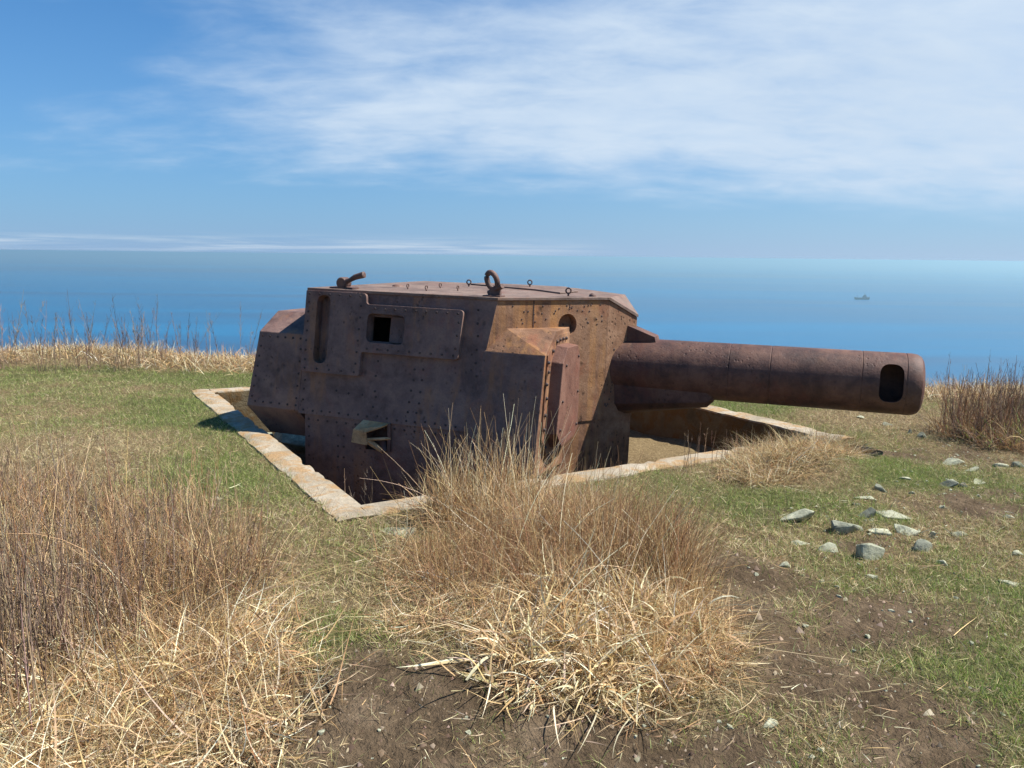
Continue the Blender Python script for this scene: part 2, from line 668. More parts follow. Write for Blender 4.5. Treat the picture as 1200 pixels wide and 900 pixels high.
DIRT = [(-0.50, 2.72, 0.60, 0.45, 0, 1.0), (-0.15, 2.40, 0.95, 0.32, 0, 1.0), (0.60, 2.45, 0.55, 0.30, 0, .9), (0.35, 2.65, 0.5, 0.25, 0, .9), (1.18, 3.15, 0.42, 0.85, 20, .95),
        (1.45, 2.70, 0.42, 0.45, 0, .85), (1.72, 3.50, 0.55, 0.30, 15, .95), (3.05, 5.25, 0.65, 0.38, 0, .75), (3.35, 6.68, 0.42, 0.16, -20, .9),
        (2.05, 4.45, 0.30, 0.20, 0, .6), (3.9, 6.6, 0.6, 0.4, 0, .7), (1.0, 2.0, 0.8, 0.5, 0, .8), (-0.8, 1.6, 1.5, 0.6, 0, 1.0), (1.25, 3.95, 0.35, 0.45, 0, .8)]
DRY = [(0.3, 4.0, 0.85, 1.25, 0), (-2.3, 3.9, 1.3, 1.5, 25), (-3.9, 5.9, 1.2, 1.2, 0), (2.05, 5.95, 0.55, 0.35, 30), (-1.3, 2.6, 0.9, 0.7, 0),
       (4.7, 7.3, 1.0, 0.9, 0), (-1.25, 5.6, 0.25, 0.9, 30), (3.9, 8.2, 0.7, 0.6, 0)]
LUSH = [(-2.2, 5.6, 0.5, 1.2, 25), (-3.4, 8.3, 0.9, 1.0, 20), (-3.2, 10.3, 2.2, 0.5, 0), (2.4, 8.9, 1.4, 0.5, 0), (2.9, 6.1, 0.5, 0.6, 0),
        (-0.85, 3.15, 0.25, 0.35, 0), (2.7, 4.3, 0.5, 0.6, 0, .4), (1.9, 2.9, 0.35, 0.6, 0, .35), (2.6, 5.0, 0.4, 0.3, 0, .6), (1.9, 5.5, 0.5, 0.4, 0, .6)]


def cover(x, y):
    n1 = fbm(x * 1.1, y * 1.1, 31)
    n2 = fbm(x * 4.5, y * 4.5, 47)
    dirt = np.clip(1.1 * blob(x, y, DIRT) + (n2 - 0.5) * 1.1 + (n1 - 0.5) * 0.5, 0, 1)
    e = y - edge_y(x)
    dry = np.clip(blob(x, y, DRY) + sstep(e, -1.9, -1.2) + (n1 - 0.5) * 0.7, 0, 1)
    green = np.clip(0.44 + 0.55 * blob(x, y, LUSH) - 0.85 * dry + (n1 - 0.5) * 1.3 + (n2 - 0.5) * 0.5, 0, 1)
    return dirt, green, dry


def steps(fixed, lo, hi, fine, far):
    """grid lines: fine between lo and hi (through the fixed values), growing outwards"""
    vals = list(np.arange(lo, hi + 1e-6, fine))
    vals = [v for v in vals if min(abs(v - f) for f in fixed) > fine * 0.45] + list(fixed)
    v, s = lo, fine
    while v > -far:
        s *= 1.22
        v -= s
        vals.append(v)
    v, s = hi, fine
    while v < far:
        s *= 1.22
        v += s
        vals.append(v)
    return np.array(sorted(vals))


def build_ground():
    fa = [0.12, PIT_W - 0.12]
    fb = [0.12, PIT_L - 0.12]
    A = steps(fa, -4.5, 7.5, 0.07, 260)
    B = steps(fb, -5.0, 8.5, 0.07, 260)
    ga, gb = np.meshgrid(A, B, indexing='ij')
    x, y = pit_to_world(ga, gb)
    z = height(x, y)
    na, nb = len(A), len(B)
    co = np.stack([x, y, z], -1).reshape(-1, 3)
    idx = np.arange(na * nb).reshape(na, nb)
    q = np.stack([idx[:-1, :-1], idx[1:, :-1], idx[1:, 1:], idx[:-1, 1:]], -1)
    ma, mb = (A[:-1] + A[1:]) / 2, (B[:-1] + B[1:]) / 2
    hole = ((ma > fa[0]) & (ma < fa[1]))[:, None] & ((mb > fb[0]) & (mb < fb[1]))[None, :]
    q = q[~hole]
    me = quad_mesh('ground', co, q)
    d, g, r = cover(x.ravel(), y.ravel())
    at = me.attributes.new('cover', 'FLOAT_COLOR', 'POINT')
    at.data.foreach_set('color', np.stack([d, g, r, np.ones_like(d)], -1).astype(np.float32).ravel())
    me.polygons.foreach_set('use_smooth', np.ones(len(q), bool))
    tag(link('ground', me, M['ground']), kind='structure')


def quad_mesh(name, co, q):
    me = bpy.data.meshes.new(name)
    me.vertices.add(len(co))
    me.vertices.foreach_set('co', np.asarray(co, np.float32).ravel())
    k = q.shape[1]
    me.loops.add(q.size)
    me.loops.foreach_set('vertex_index', np.asarray(q, np.int32).ravel())
    me.polygons.add(len(q))
    me.polygons.foreach_set('loop_start', np.arange(0, q.size, k, dtype=np.int32))
    me.update(calc_edges=True)
    return me


build_ground()


def build_sea():
    bm = bmesh.new()
    rr = [30, 200, 800, 3000, 10000, 30000, 60000]
    n = 64
    rings = [[bm.verts.new((r * math.cos(2 * math.pi * i / n), r * math.sin(2 * math.pi * i / n), 0)) for i in range(n)] for r in rr]
    c = bm.verts.new((0, 0, 0))
    for i in range(n):
        bm.faces.new((c, rings[0][i], rings[0][(i + 1) % n]))
        for a, b in zip(rings, rings[1:]):
            bm.faces.new((a[i], b[i], b[(i + 1) % n], a[(i + 1) % n]))
    o = from_bm('sea', bm, M['sea'])
    o.location = (0, 0, SEA_Z)
    tag(o, kind='structure')


build_sea()


def build_haze():
    R = 66000.0
    zb, zt = SEA_Z - 8.0, 2.6
    o = from_bm('haze', bm_box(0, 0, (zb + zt) / 2, 2 * R, 2 * R, zt - zb), None)
    m = bpy.data.materials.new('sea_haze')
    m.use_nodes = True
    k = NT(m.node_tree)
    k.n.remove(k.n['Principled BSDF'])
    v = k.node('ShaderNodeVolumePrincipled')
    v.inputs['Color'].default_value = (0.56, 0.86, 1.0, 1)
    v.inputs['Density'].default_value = 2.4e-4
    v.inputs['Anisotropy'].default_value = 0.48
    k.put(k.n['Material Output'].inputs['Volume'], v.outputs[0])
    o.data.materials.append(m)
    tag(o, 'pale blue sea haze over the water', 'haze', kind='stuff')


build_haze()


# ------------------------------------------------------------------ concrete pit
def build_pit():
    root = empty('concrete_gun_pit', (PIT.x, PIT.y, 0), (0, 0, rad(PA)))
    tag(root, 'sunken square concrete pit with lichen stained rim around the rusty turret', 'pit')

    def wall(a0, b0, a1, b1, seed):
        """wall box between pit coordinates, chipped along its top arrises"""
        nl = int(max(a1 - a0, b1 - b0) / 0.06)
        along_a = (a1 - a0) > (b1 - b0)
        prof = [(0.0, -0.95), (0.0, -0.3), (0.0, -0.06), (0.0, 0.0), (0.03, 0.016), (0.35, 0.022), (0.65, 0.022), (0.97, 0.016), (1.0, -0.004),
                (1.0, -0.05), (1.0, -0.3), (1.0, -0.95)]
        rings = []
        for i in range(nl + 1):
            t = i / nl
            r = []
            for j, (s, z) in enumerate(prof):
                if along_a:
                    a, b = a0 + (a1 - a0) * t, b0 + (b1 - b0) * s
                else:
                    a, b = a0 + (a1 - a0) * s, b0 + (b1 - b0) * t
                q = float(fbm(t * nl * 0.22 + seed, (0.0 if s < 0.05 else 7.0 if s > 0.95 else 3.0 + s), seed))
                chip = max(0.0, float(fbm(t * nl * 0.45 + seed * 3, s * 3 + 5, seed + 5, 3)) - 0.56) * 0.16
                if z > -0.1:
                    z = z + (q - 0.5) * 0.010
                    if s < 0.05 or s > 0.95:
                        inw = (0.5 - s) * (chip * 1.6 + (q - 0.5) * 0.05)
                        if along_a:
                            b += inw
                        else:
                            a += inw
                        z -= chip * 0.5
                r.append((a, b, z))
            rings.append(r)
        o = from_bm('wall', bm_loft(rings), M['concrete'], root)
        auto_smooth(o, 40)
        o.data.materials.append(M['stained_shaded_concrete'])
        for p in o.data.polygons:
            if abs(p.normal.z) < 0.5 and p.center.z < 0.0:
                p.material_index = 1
        return o
    wall(0, 0, RIM, PIT_L, 3)
    wall(PIT_W - RIM, 0, PIT_W, PIT_L, 8)
    wall(RIM - 0.03, 0.004, PIT_W - RIM + 0.03, RIM, 12)
    wall(RIM - 0.03, PIT_L - RIM, PIT_W - RIM + 0.03, PIT_L - 0.004, 17)
    # soil filled floor, higher under the barrel
    na, nb = 70, 76
    A = np.linspace(0.1, PIT_W - 0.1, na)
    B = np.linspace(0.1, PIT_L - 0.1, nb)
    ga, gb = np.meshgrid(A, B, indexing='ij')
    rise = sstep(ga, 2.3, 3.9)
    z = -0.62 + 0.21 * rise + (fbm(ga * 1.5, gb * 1.5, 61) - 0.5) * 0.14 + (fbm(ga * 6, gb * 6, 63) - 0.5) * 0.05
    co = np.stack([ga, gb, z], -1).reshape(-1, 3)
    idx = np.arange(na * nb).reshape(na, nb)
    q = np.stack([idx[:-1, :-1], idx[1:, :-1], idx[1:, 1:], idx[:-1, 1:]], -1).reshape(-1, 4)
    me = quad_mesh('floor', co, q)
    r = np.clip(rise + (fbm(ga * 3, gb * 3, 71) - 0.5) * 0.8, 0, 1).ravel()
    at = me.attributes.new('cover', 'FLOAT_COLOR', 'POINT')
    at.data.foreach_set('color', np.stack([r, r, r, np.ones_like(r)], -1).astype(np.float32).ravel())
    me.polygons.foreach_set('use_smooth', np.ones(len(q), bool))
    link('floor', me, M['pit_floor'], root)


build_pit()

# ------------------------------------------------------------------ gun turret
# local frame: x along the barrel, -y towards the near (camera) side, z up
TUR = empty('gun_turret', (-0.43, 8.2, 0.0), (0, rad(1.2), rad(-20)))
tag(TUR, 'massive rusty steel gun turret with thick barrel sunk in the concrete pit', 'gun turret')
ZT, ZS, SL = 1.287, 0.17, 0.176        # under the roof, seam to the skirt, outward slope of the side armour
OC = (0.732, 1.2)                      # side / oblique corner at the top
OF = (1.48, 0.31)                      # oblique / front corner
PROW = 1.69


def sw(z):
    return 1.2 + SL * (1.312 - z)


SN = Vector((0, -1, SL)).normalized()  # outward normal of the near side armour


def S(u, z, out=0.0):
    return Vector((u, -sw(z), z)) + SN * out


def on_side(poly, out0, out1):
    return bm_loft([[S(u, z, out0) for u, z in poly], [S(u, z, out1) for u, z in poly]])


def oline(w):
    """u of the oblique plate at offset w"""
    t = (w - OC[1]) / (OF[1] - OC[1])
    return OC[0] + t * (OF[0] - OC[0])


def mir(pts, s):
    return [(p[0], p[1] * s, p[2]) for p in pts]


RIV = 0.0115


def rivet_part(lst, parent, name='rivets', r=RIV, mat=None, hgt=0.5):
    bm = bmesh.new()
    for p, n in lst:
        p, n = Vector(p), Vector(n).normalized()
        a = n.orthogonal().normalized()
        b = n.cross(a)
        rings = []
        for s, h in ((1.0, -0.15), (0.92, 0.35 * hgt), (0.55, 0.85 * hgt)):
            rings.append([bm.verts.new(p + n * (r * h) + (a * math.cos(i * math.pi / 4) + b * math.sin(i * math.pi / 4)) * (r * s)) for i in range(8)])
        for x, y in zip(rings, rings[1:]):
            for i in range(8):
                bm.faces.new((x[i], x[(i + 1) % 8], y[(i + 1) % 8], y[i]))
        bm.faces.new(rings[-1])
    o = from_bm(name, bm, mat or M['rivet'], parent)
    tag(o, kind='stuff')
    return o


def row(p, q, n):
    return [(p[0] + (q[0] - p[0]) * i / (n - 1), p[1] + (q[1] - p[1]) * i / (n - 1)) for i in range(n)]


def build_turret():
    cb = oline(sw(ZS))
    for s in (-1, 1):
        near = s < 0
        side = from_bm('side_armour_plate', bm_plate(mir([(-1.135, sw(ZT), ZT), (OC[0], sw(ZT), ZT), (cb, sw(ZS), ZS), (-1.135, sw(ZS), ZS)], s), 0.07 * (-1 if near else 1)),
                       M['rust_plate'], TUR)
        obl = from_bm('oblique_armour_plate', bm_plate(mir([(OC[0], 1.2, ZT), (OF[0], OF[1], ZT), (OF[0], OF[1], ZS), (oline(sw(ZS)), sw(ZS), ZS)], s),
                                                        0.10 * (-1 if near else 1)), M['rust_front'], TUR)
        frt = from_bm('front_armour_plate', bm_plate(mir([(OF[0] + .001, OF[1], ZT), (PROW, 0.0, 1.118), (PROW, 0.0, ZS), (OF[0] + .001, OF[1], ZS)], s),
                                                      0.05 * (-1 if near else 1)), M['rust_front'], TUR)
        if near:
            # vision slot and square port sink into the side armour
            slot = round_poly([(-1.005, 1.245), (-0.865, 1.25), (-0.855, 0.640), (-0.995, 0.635)], 0.068, 6)
            cut(side, on_side(slot, 0.2, -0.045))
            win = round_poly([(-0.472, 1.112), (-0.098, 1.105), (-0.095, 0.855), (-0.468, 0.860)], 0.055, 6)
            cut(side, on_side([(-0.4705, 1.09), (-0.275, 1.09), (-0.275, 0.875), (-0.4665, 0.875)], 0.2, -0.4))
            cut(side, on_side(win, 0.2, -0.025))
            # round hole above the corner casemate
            n = Vector((OC[1] - OF[1], -(OF[0] - OC[0]), 0)).normalized()
            c = Vector((oline(0.65), -0.65, 1.07))
            a = n.cross(Vector((0, 0, 1))).normalized()
            ring = [(a * math.cos(2 * math.pi * i / 24) + Vector((0, 0, 1)) * math.sin(2 * math.pi * i / 24)) * 0.098 + c for i in range(24)]
            cut(obl, bm_loft([[p + n * 0.1 for p in ring], [p - n * 0.095 for p in ring]]))
            # L shaped applique plate carrying slot and port
            poly = round_poly([(-1.128, 1.285), (-0.505, 1.285), (-0.49, 1.19), (0.452, 1.188), (0.436, 0.766), (-0.505, 0.766), (-0.505, 0.552), (-1.118, 0.552)],
                              [0.012, 0.04, 0.03, 0.04, 0.035, 0.02, 0.03, 0.04], 5)
            pan = from_bm('vision_port_plate', on_side(poly, 0.001, 0.052), M['rust_plate'], TUR)
            cut(pan, on_side(slot, 0.3, -0.3))
            cut(pan, on_side(win, 0.3, -0.3))
            add_bevel(pan, 0.009, 2)
            fl = from_bm('port_shutter', on_side(round_poly([(-0.262, 1.10), (-0.105, 1.095), (-0.103, 0.868), (-0.262, 0.868)], 0.03), -0.024, -0.004), M['rust_plate'], pan)
            add_bevel(fl, 0.004, 1)
            rv = []
            for pts in (row((-1.09, 1.255), (-0.56, 1.255), 6), row((-1.09, 1.18), (-1.08, 0.66), 7), row((-1.075, 0.585), (-0.56, 0.585), 5),
                        row((-0.545, 1.17), (-0.55, 0.66), 6), row((-0.40, 1.155), (0.40, 1.155), 9), row((0.415, 1.08), (0.405, 0.86), 3),
                        row((-0.45, 0.80), (0.39, 0.80), 9)):
                rv += [(S(u, z, 0.0525), SN) for u, z in pts]
            rivet_part(rv, pan)
            rv = []
            for pts in (row((-1.08, 0.21), (0.45, 0.21), 17), row((0.02, 0.66), (-0.02, 0.28), 5), row((0.10, 0.66), (0.07, 0.28), 5),
                        row((-0.35, 0.70), (-0.37, 0.30), 4), row((0.56, 1.2), (0.62, 0.3), 9), row((-1.09, 0.48), (-1.09, 0.30), 3),
                        row((-0.75, 0.40), (-0.35, 0.38), 4)):
                rv += [(S(u + random.uniform(-.008, .008), z + random.uniform(-.008, .008), 0.001), SN) for u, z in pts]
            rivet_part(rv, side)
            # bolts that follow the barrel opening in the front plate and dot the oblique plate
            nf = Vector((OF[1], -(PROW - OF[0]), 0)).normalized()
            rv = []
            for i in range(9):
                ang = rad(70 + i * 17)
                w = 0.275 - 0.05 * math.sin(ang)
                z = 0.655 + 0.36 * math.cos(ang - 0.15)
                u = OF[0] + (OF[1] - w) / OF[1] * (PROW - OF[0])
                rv.append((Vector((u, -w, z)), nf))
            rivet_part(rv, frt)
            rv = []
            for i in range(46):
                w = random.uniform(0.36, 1.12)
                z = random.uniform(1.08, 1.25) if random.random() < 0.7 else random.uniform(0.6, 1.2)
                if (w - 0.65) ** 2 + (z - 1.07) ** 2 > 0.02:
                    rv.append((Vector((oline(w), -w, z)), n))
            rivet_part(rv, obl, 'bolt_heads', 0.009)
            bm = bm_loft([[Vector((oline(w), -w, z)) + n * d for w, d in ((0.93, -0.002), (0.922, -0.002), (0.922, 0.003), (0.93, 0.003))] for z in (1.03, ZT)])
            from_bm('weld_seam', bm, M['rivet'], obl)

    # skirt below the seam
    ring = lambda z: [(-1.07, -1.388, z), (cb, -1.388, z), (OF[0] - .008, -.304, z), (PROW - .01, 0, z), (OF[0] - .008, .304, z), (cb, 1.388, z), (-1.07, 1.388, z)]
    sk = from_bm('skirt', bm_loft([ring(-0.75), ring(ZS + 0.004)]), M['rust_plate'], TUR)
    cut(sk, bm_box(-0.31, -1.388, 0.02, 0.25, 0.36, 0.23))
    sk.data.materials.append(M['rust_front'])
    for p in sk.data.polygons:
        if p.normal.x > 0.3 and abs(p.normal.z) < .5 and p.center.x > .6:
            p.material_index = 1
    rv = []
    for pts in (row((-1.03, 0.12), (0.45, 0.12), 16), row((-1.03, 0.05), (-1.03, -0.4), 6), row((-0.72, 0.0), (-0.72, -0.3), 4), row((-0.66, 0.0), (-0.66, -0.3), 4)):
        rv += [((u, -1.389, z), (0, -1, 0)) for u, z in pts]
    rivet_part(rv, sk)
    # rear bustle
    lv = [(-0.10, -1.60, 1.20), (0.19, -1.71, sw(0.19)), (0.885, -1.64, sw(0.885)), (1.062, -1.63, 1.00)]
    rings = [[(-1.137 if i else -1.05, -w, z), (u, -w, z), (u, w, z), (-1.137 if i else -1.05, w, z)] for i, (z, u, w) in enumerate(lv)]
    bu = from_bm('rear_bustle', bm_loft(rings), M['rust_plate'], TUR, bevel=0.006)
    rv = [(S(u, z, 0.001), SN) for u, z in row((-1.60, 0.845), (-1.18, 0.845), 6) + row((-1.61, 0.75), (-1.66, 0.28), 6) + row((-1.62, 0.235), (-1.17, 0.235), 6) + row((-1.17, 0.75), (-1.17, 0.3), 5)]
    rivet_part(rv, bu)
    from_bm('rear_armour_plate', bm_plate([(-1.136, sw(1.04), 1.04), (-1.136, sw(ZT), ZT), (-1.136, -sw(ZT), ZT), (-1.136, -sw(1.04), 1.04)], -0.06), M['rust_plate'], TUR)
    # roof, its drooping nose and the raised plate on its far half
    e = 0.012
    roof = from_bm('roof_plate', bm_loft([[(-1.147, -1.205 - e, z), (OC[0] + .005, -1.205 - e, z), (OF[0] + e, -OF[1] - .008, z), (OF[0] + e, OF[1] + .008, z), (OC[0] + .005, 1.205 + e, z), (-1.147, 1.205 + e, z)]
                                          for z in (ZT + .001, 1.314)]), M['rust_top'], TUR, bevel=0.004)
    nose = [(OF[0] + e + .001, -OF[1] - .008, ZT), (PROW + .012, 0, 1.118), (OF[0] + e + .001, OF[1] + .008, ZT)]
    from_bm('roof_nose_plate', bm_loft([[(x, y, z + .001) for x, y, z in nose], [(x, y, z + 0.027) for x, y, z in nose]]), M['rust_top'], TUR)
    from_bm('raised_roof_plate', bm_loft([[(-0.35, 0.75, z), (0.60, 0.20, z), (0.98, -0.20, z), (1.02, 0.30, z), (0.66, 1.10, z), (-0.35, 1.10, z)] for z in (1.315, 1.330)]), M['rust_top'], TUR, bevel=0.006)
    # corner casemate block
    P = [(0.655, 1.288, 0.862), (1.20, 1.288, 0.862), (1.20, 1.00, 1.045), (0.79, 1.125, 1.05)]
    inner_t = [(0.785, 1.05, 1.052), (1.20, 0.60, 1.047)]
    bm = bmesh.new()
    f = lambda p: bm.verts.new((p[0], -p[1], p[2]))
    p1, p2, q2, q1 = [f(p) for p in P]
    i1, i2 = [f(p) for p in inner_t]
    b1, b2 = f((0.50, 1.47, -0.14)), f((1.19, 1.47, -0.14))
    d1, d2 = f((0.62, 1.15, -0.22)), f((1.19, 0.55, -0.22))
    for fc in ((b1, b2, p2, p1), (p1, p2, q1), (p2, q2, q1), (q1, q2, i2, i1), (p2, b2, d2, i2, q2), (b1, d1, d2, b2), (p1, q1, i1), (b1, p1, i1, d1), (i1, i2, d2, d1)):
        bm.faces.new(fc)
    cas = from_bm('corner_casemate', bm, M['rust_plate'], TUR, bevel=0.006)
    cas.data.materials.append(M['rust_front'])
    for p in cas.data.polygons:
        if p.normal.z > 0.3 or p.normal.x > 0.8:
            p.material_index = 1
    # bolted hexagonal cover on the casemate's front face
    hexa = [(1.15, 0.795), (1.03, 0.925), (0.70, 0.915), (0.60, 0.80), (0.58, 0.13), (0.70, 0.065), (1.10, 0.045), (1.27, 0.195)]
    from_bm('cover_flange', bm_loft([[(x, -w, z) for w, z in [(1.25, 0.86), (0.95, 1.005), (0.62, 1.005), (0.56, 0.1), (0.66, -0.02), (1.15, -0.06), (1.34, 0.16)]] for x in (1.195, 1.212)]),
            M['rust_front'], cas)
    cov = from_bm('bolted_cover', bm_loft([[(1.205, -w, z) for w, z in hexa], [(1.315, -(0.9 + (w - 0.9) * 0.97), 0.48 + (z - 0.48) * 0.97) for w, z in hexa]]), M['rust_red'], cas, bevel=0.006)
    rv = []
    fl = [(1.245, 0.80), (1.235, 0.72), (1.02, 0.955), (0.93, 0.963), (0.84, 0.963), (0.75, 0.96), (1.13, 0.885), (1.265, 0.50), (1.285, 0.36), (1.30, 0.24), (1.275, 0.62), (1.255, 0.08), (1.15, 0.0)]
    rivet_part([((1.2125, -w, z), (1, 0, 0)) for w, z in fl], cas, 'flange_bolts', 0.017, hgt=1.2)
    rivet_part([((1.316, -w, z), (1, 0, 0)) for w, z in [(1.06, 0.76), (0.68, 0.80), (0.66, 0.48), (1.13, 0.46), (0.66, 0.18), (1.17, 0.22)]], cov, 'cover_bolts', 0.014, hgt=1.0)

    # broken hooded opening in the skirt
    x0, x1, y0 = -0.50, -0.17, -1.388
    hood = bmesh.new()
    V = lambda *p: hood.verts.new(p)
    outer = [V(x0 + .06, y0, .185), V(x1, y0, .180), V(x1 - .05, y0 - .06, .150), V(x0, y0 - .10, .10), V(x0 - .02, y0 - .10, -.02), V(x0 - .02, y0, -.03), V(x0 + .13, y0 - .10, .085), V(x0 + .13, y0 - .085, -.035)]
    for fc in ((0, 1, 2, 6, 3), (3, 6, 7, 4), (0, 3, 4, 5)):
        hood.faces.new([outer[i] for i in fc])
    ho = from_bm('broken_hood', hood, M['rust_tan'], TUR)
    sm = ho.modifiers.new('thick', 'SOLIDIFY')
    sm.thickness = 0.016
    from_bm('crossbar', bm_sweep([(x0 + .10, y0 - .07, .012), (x1 + .0, y0 - .015, .035)], 0.014, 6), M['rust_tan'], ho)
    from_bm('bracket', bm_sweep([(x0 + .12, y0 - .05, .0), (x0 + .20, y0 - .02, -.06), (x0 + .25, y0 + .02, -.115)], [0.03, 0.026, 0.018], 6), M['rust_tan'], ho)
    from_bm('bracket', bm_sweep([(x1 - .10, y0 + .03, -.02), (x1 - .06, y0 + .0, -.10)], [0.04, 0.032], 8), M['rust_fitting'], ho)
    from_bm('hinge_lug', bm_box(x1 - .015, y0 - .012, .04, .03, .03, .26), M['rust_fitting'], ho, bevel=.004)

    # barrel
    ax0, ax1 = Vector((1.36, 0, 0.652)), Vector((4.17, 0, 0.684))
    Lb = (ax1 - ax0).length
    R = 0.266
    prof = [(0.0, R)]
    for s in (1.22, 1.575, 2.32, 2.665):        # narrow weld grooves
        prof += [(s - 0.006, R), (s - 0.002, R - 0.004), (s + 0.002, R - 0.004), (s + 0.006, R)]
    prof += [(Lb - 0.10, R), (Lb - 0.055, R - 0.007), (Lb - 0.025, R - 0.025), (Lb - 0.008, R - 0.052), (Lb, R - 0.085), (Lb, 0.11), (Lb - 0.07, 0.11), (Lb - 0.075, 0.236)]
    # bore: outer shell back along the inside, so the muzzle end is a real opening
    prof += [(0.25, 0.236)]
    p0, p1 = ax0, ax1
    t = (p1 - p0).normalized()
    a = t.cross(Vector((0, 0, 1))).normalized()
    b = a.cross(t).normalized()
    n = 72
    rings = [[p0 + t * s + a * (r * math.cos(2 * math.pi * k / n)) + b * (r * math.sin(2 * math.pi * k / n)) for k in range(n)] for s, r in prof]
    bar = from_bm('gun_barrel', bm_loft(rings), M['rust_barrel'], TUR)
    port = round_poly([(3.815, 0.862), (4.0, 0.864), (4.004, 0.545), (3.819, 0.543)], 0.085, 6)
    cut(bar, bm_loft([[(u, -0.5, z + 0.005) for u, z in port], [(u, -0.05, z + 0.005) for u, z in port]]))
    auto_smooth(bar, 25)
    # sloping cradle under the barrel root, triangular gusset above it
    rings = []
    for u, low, wd in ((1.40, 0.145, 0.215), (2.40, 0.325, 0.20), (2.455, 0.385, 0.17), (2.462, 0.46, 0.15)):
        r = []
        for j in range(9):
            an = math.pi * j / 8
            r.append((u, -wd * math.cos(an), 0.50 - (0.50 - low) * math.sin(an) ** 0.55))
        r.append((u, wd * 0.9, 0.60))
        r.append((u, -wd * 0.9, 0.60))
        rings.append(r)
    cr = from_bm('barrel_cradle', bm_loft(rings), M['rust_barrel'], TUR)
    auto_smooth(cr, 30)
    from_bm('gusset', bm_loft([[(1.55, y, 1.075), (1.885, y, 0.955), (1.90, y, 0.90), (1.55, y, 0.90)] for y in (-0.10, 0.10)]), M['rust_barrel'], TUR, bevel=0.004)

    # fittings on the roof
    lev = from_bm('lever_base', bm_loft([round_poly_at(-0.845, -1.07, 0.125, 0.07, z) for z in (1.314, 1.328)]), M['rust_fitting'], TUR)
    from_bm('lever_hub', bm_lathe([(0, 0.048), (0.012, 0.054), (0.10, 0.054), (0.112, 0.046)], (-0.845, -1.13, 1.365), (-0.845, -1.0, 1.365), 20), M['rust_fitting'], lev, bevel=.004)
    from_bm('lever_hub_lug', bm_box(-0.845, -1.07, 1.345, 0.09, 0.08, 0.04), M['rust_fitting'], lev, bevel=.004)
    from_bm('lever_handle', bm_sweep([(-0.83, -1.10, 1.37), (-0.76, -1.11, 1.395), (-0.70, -1.12, 1.425), (-0.60, -1.13, 1.452), (-0.595, -1.13, 1.453)], [0.03, 0.02, 0.026, 0.03, 0.018], 12), M['rust_fitting'], lev)
    # lifting shackle
    bx, by = 0.635, -1.10
    sh = from_bm('shackle_base', bm_box(bx + .02, by, 1.320, 0.16, 0.13, 0.012), M['rust_fitting'], TUR, bevel=.003)
    from_bm('shackle_lug', bm_loft([[(bx - .03, by + d, 1.322), (bx + .085, by + d, 1.322), (bx + .08, by + d, 1.385), (bx + .045, by + d, 1.405), (bx, by + d, 1.395)] for d in (-.02, .02)]), M['rust_fitting'], sh, bevel=.004)
    c = Vector((bx + .035, by, 1.375))
    pts = []
    tilt = Vector((-0.42, 0.0, 0.9)).normalized()
    ac = Vector((0.9, -0.35, 0.42)).normalized()
    for i in range(19):
        an = rad(-52 + i * 284 / 18)
        rr = 0.056
        pts.append(c + tilt * (0.082 + rr * 1.3 * math.sin(an)) + ac * (rr * 0.95 * math.cos(an)))
    pts = [c + ac * 0.05 - tilt * 0.012] + pts + [c - ac * 0.05 - tilt * 0.012]
    o = from_bm('shackle_bow', bm_sweep(pts, 0.024, 10), M['rust_fitting'], sh, smooth=True)
    from_bm('shackle_pin', bm_sweep([c - ac * 0.085, c + ac * 0.085], 0.024, 12), M['rust_fitting'], sh, bevel=.003)
    # eyebolts and small roof fittings
    me = None
    for (u, w, sc_, rz) in ((-.40, .66, .8, 80), (-.14, .79, .8, 75), (-.27, .21, .8, 70), (.06, .52, .8, 82), (-.22, -.40, 1.15, 10), (.38, -.66, 1.15, 15), (1.13, .44, 1.2, 5)):
        if me is None:
            bm = bm_sweep([(0, 0, -0.004), (0, 0, 0.022)], 0.008, 6)
            bm_join(bm, bm_sweep([(0.020 * math.cos(2 * math.pi * i / 16), 0, 0.040 + 0.020 * math.sin(2 * math.pi * i / 16)) for i in range(17)], 0.0068, 6))
            o = from_bm('eyebolt', bm, M['rust_fitting'], TUR, smooth=True)
            me = o.data
        else:
            o = link('eyebolt', me, None, TUR)
        z0 = 1.330 if (u, w) == (.38, -.66) else 1.314
        o.location = (u, -w, z0)
        o.rotation_euler = (0, 0, rad(rz))
        o.scale = (sc_, sc_, sc_)
    for (u, w, r, h) in ((-.71, .28, .06, .022), (1.33, .33, .035, .03)):
        from_bm('roof_cap', bm_lathe([(0, r), (h * .6, r * .85), (h, r * .4)], (u, -w, 1.314), (u, -w, 1.5), 16) if False else
                bm_loft([[(u + r * q * math.cos(i * math.pi / 8), -w + r * q * math.sin(i * math.pi / 8), 1.314 + h * t) for i in range(16)] for q, t in ((1, 0), (.85, .6), (.4, 1))]),
                M['rust_fitting'], TUR)


def round_poly_at(cx, cy, hx, hy, z):
    return [(x, y, z) for x, y in round_poly([(cx - hx, cy - hy), (cx + hx, cy - hy), (cx + hx, cy + hy), (cx - hx, cy + hy)], 0.03, 3)]


build_turret()


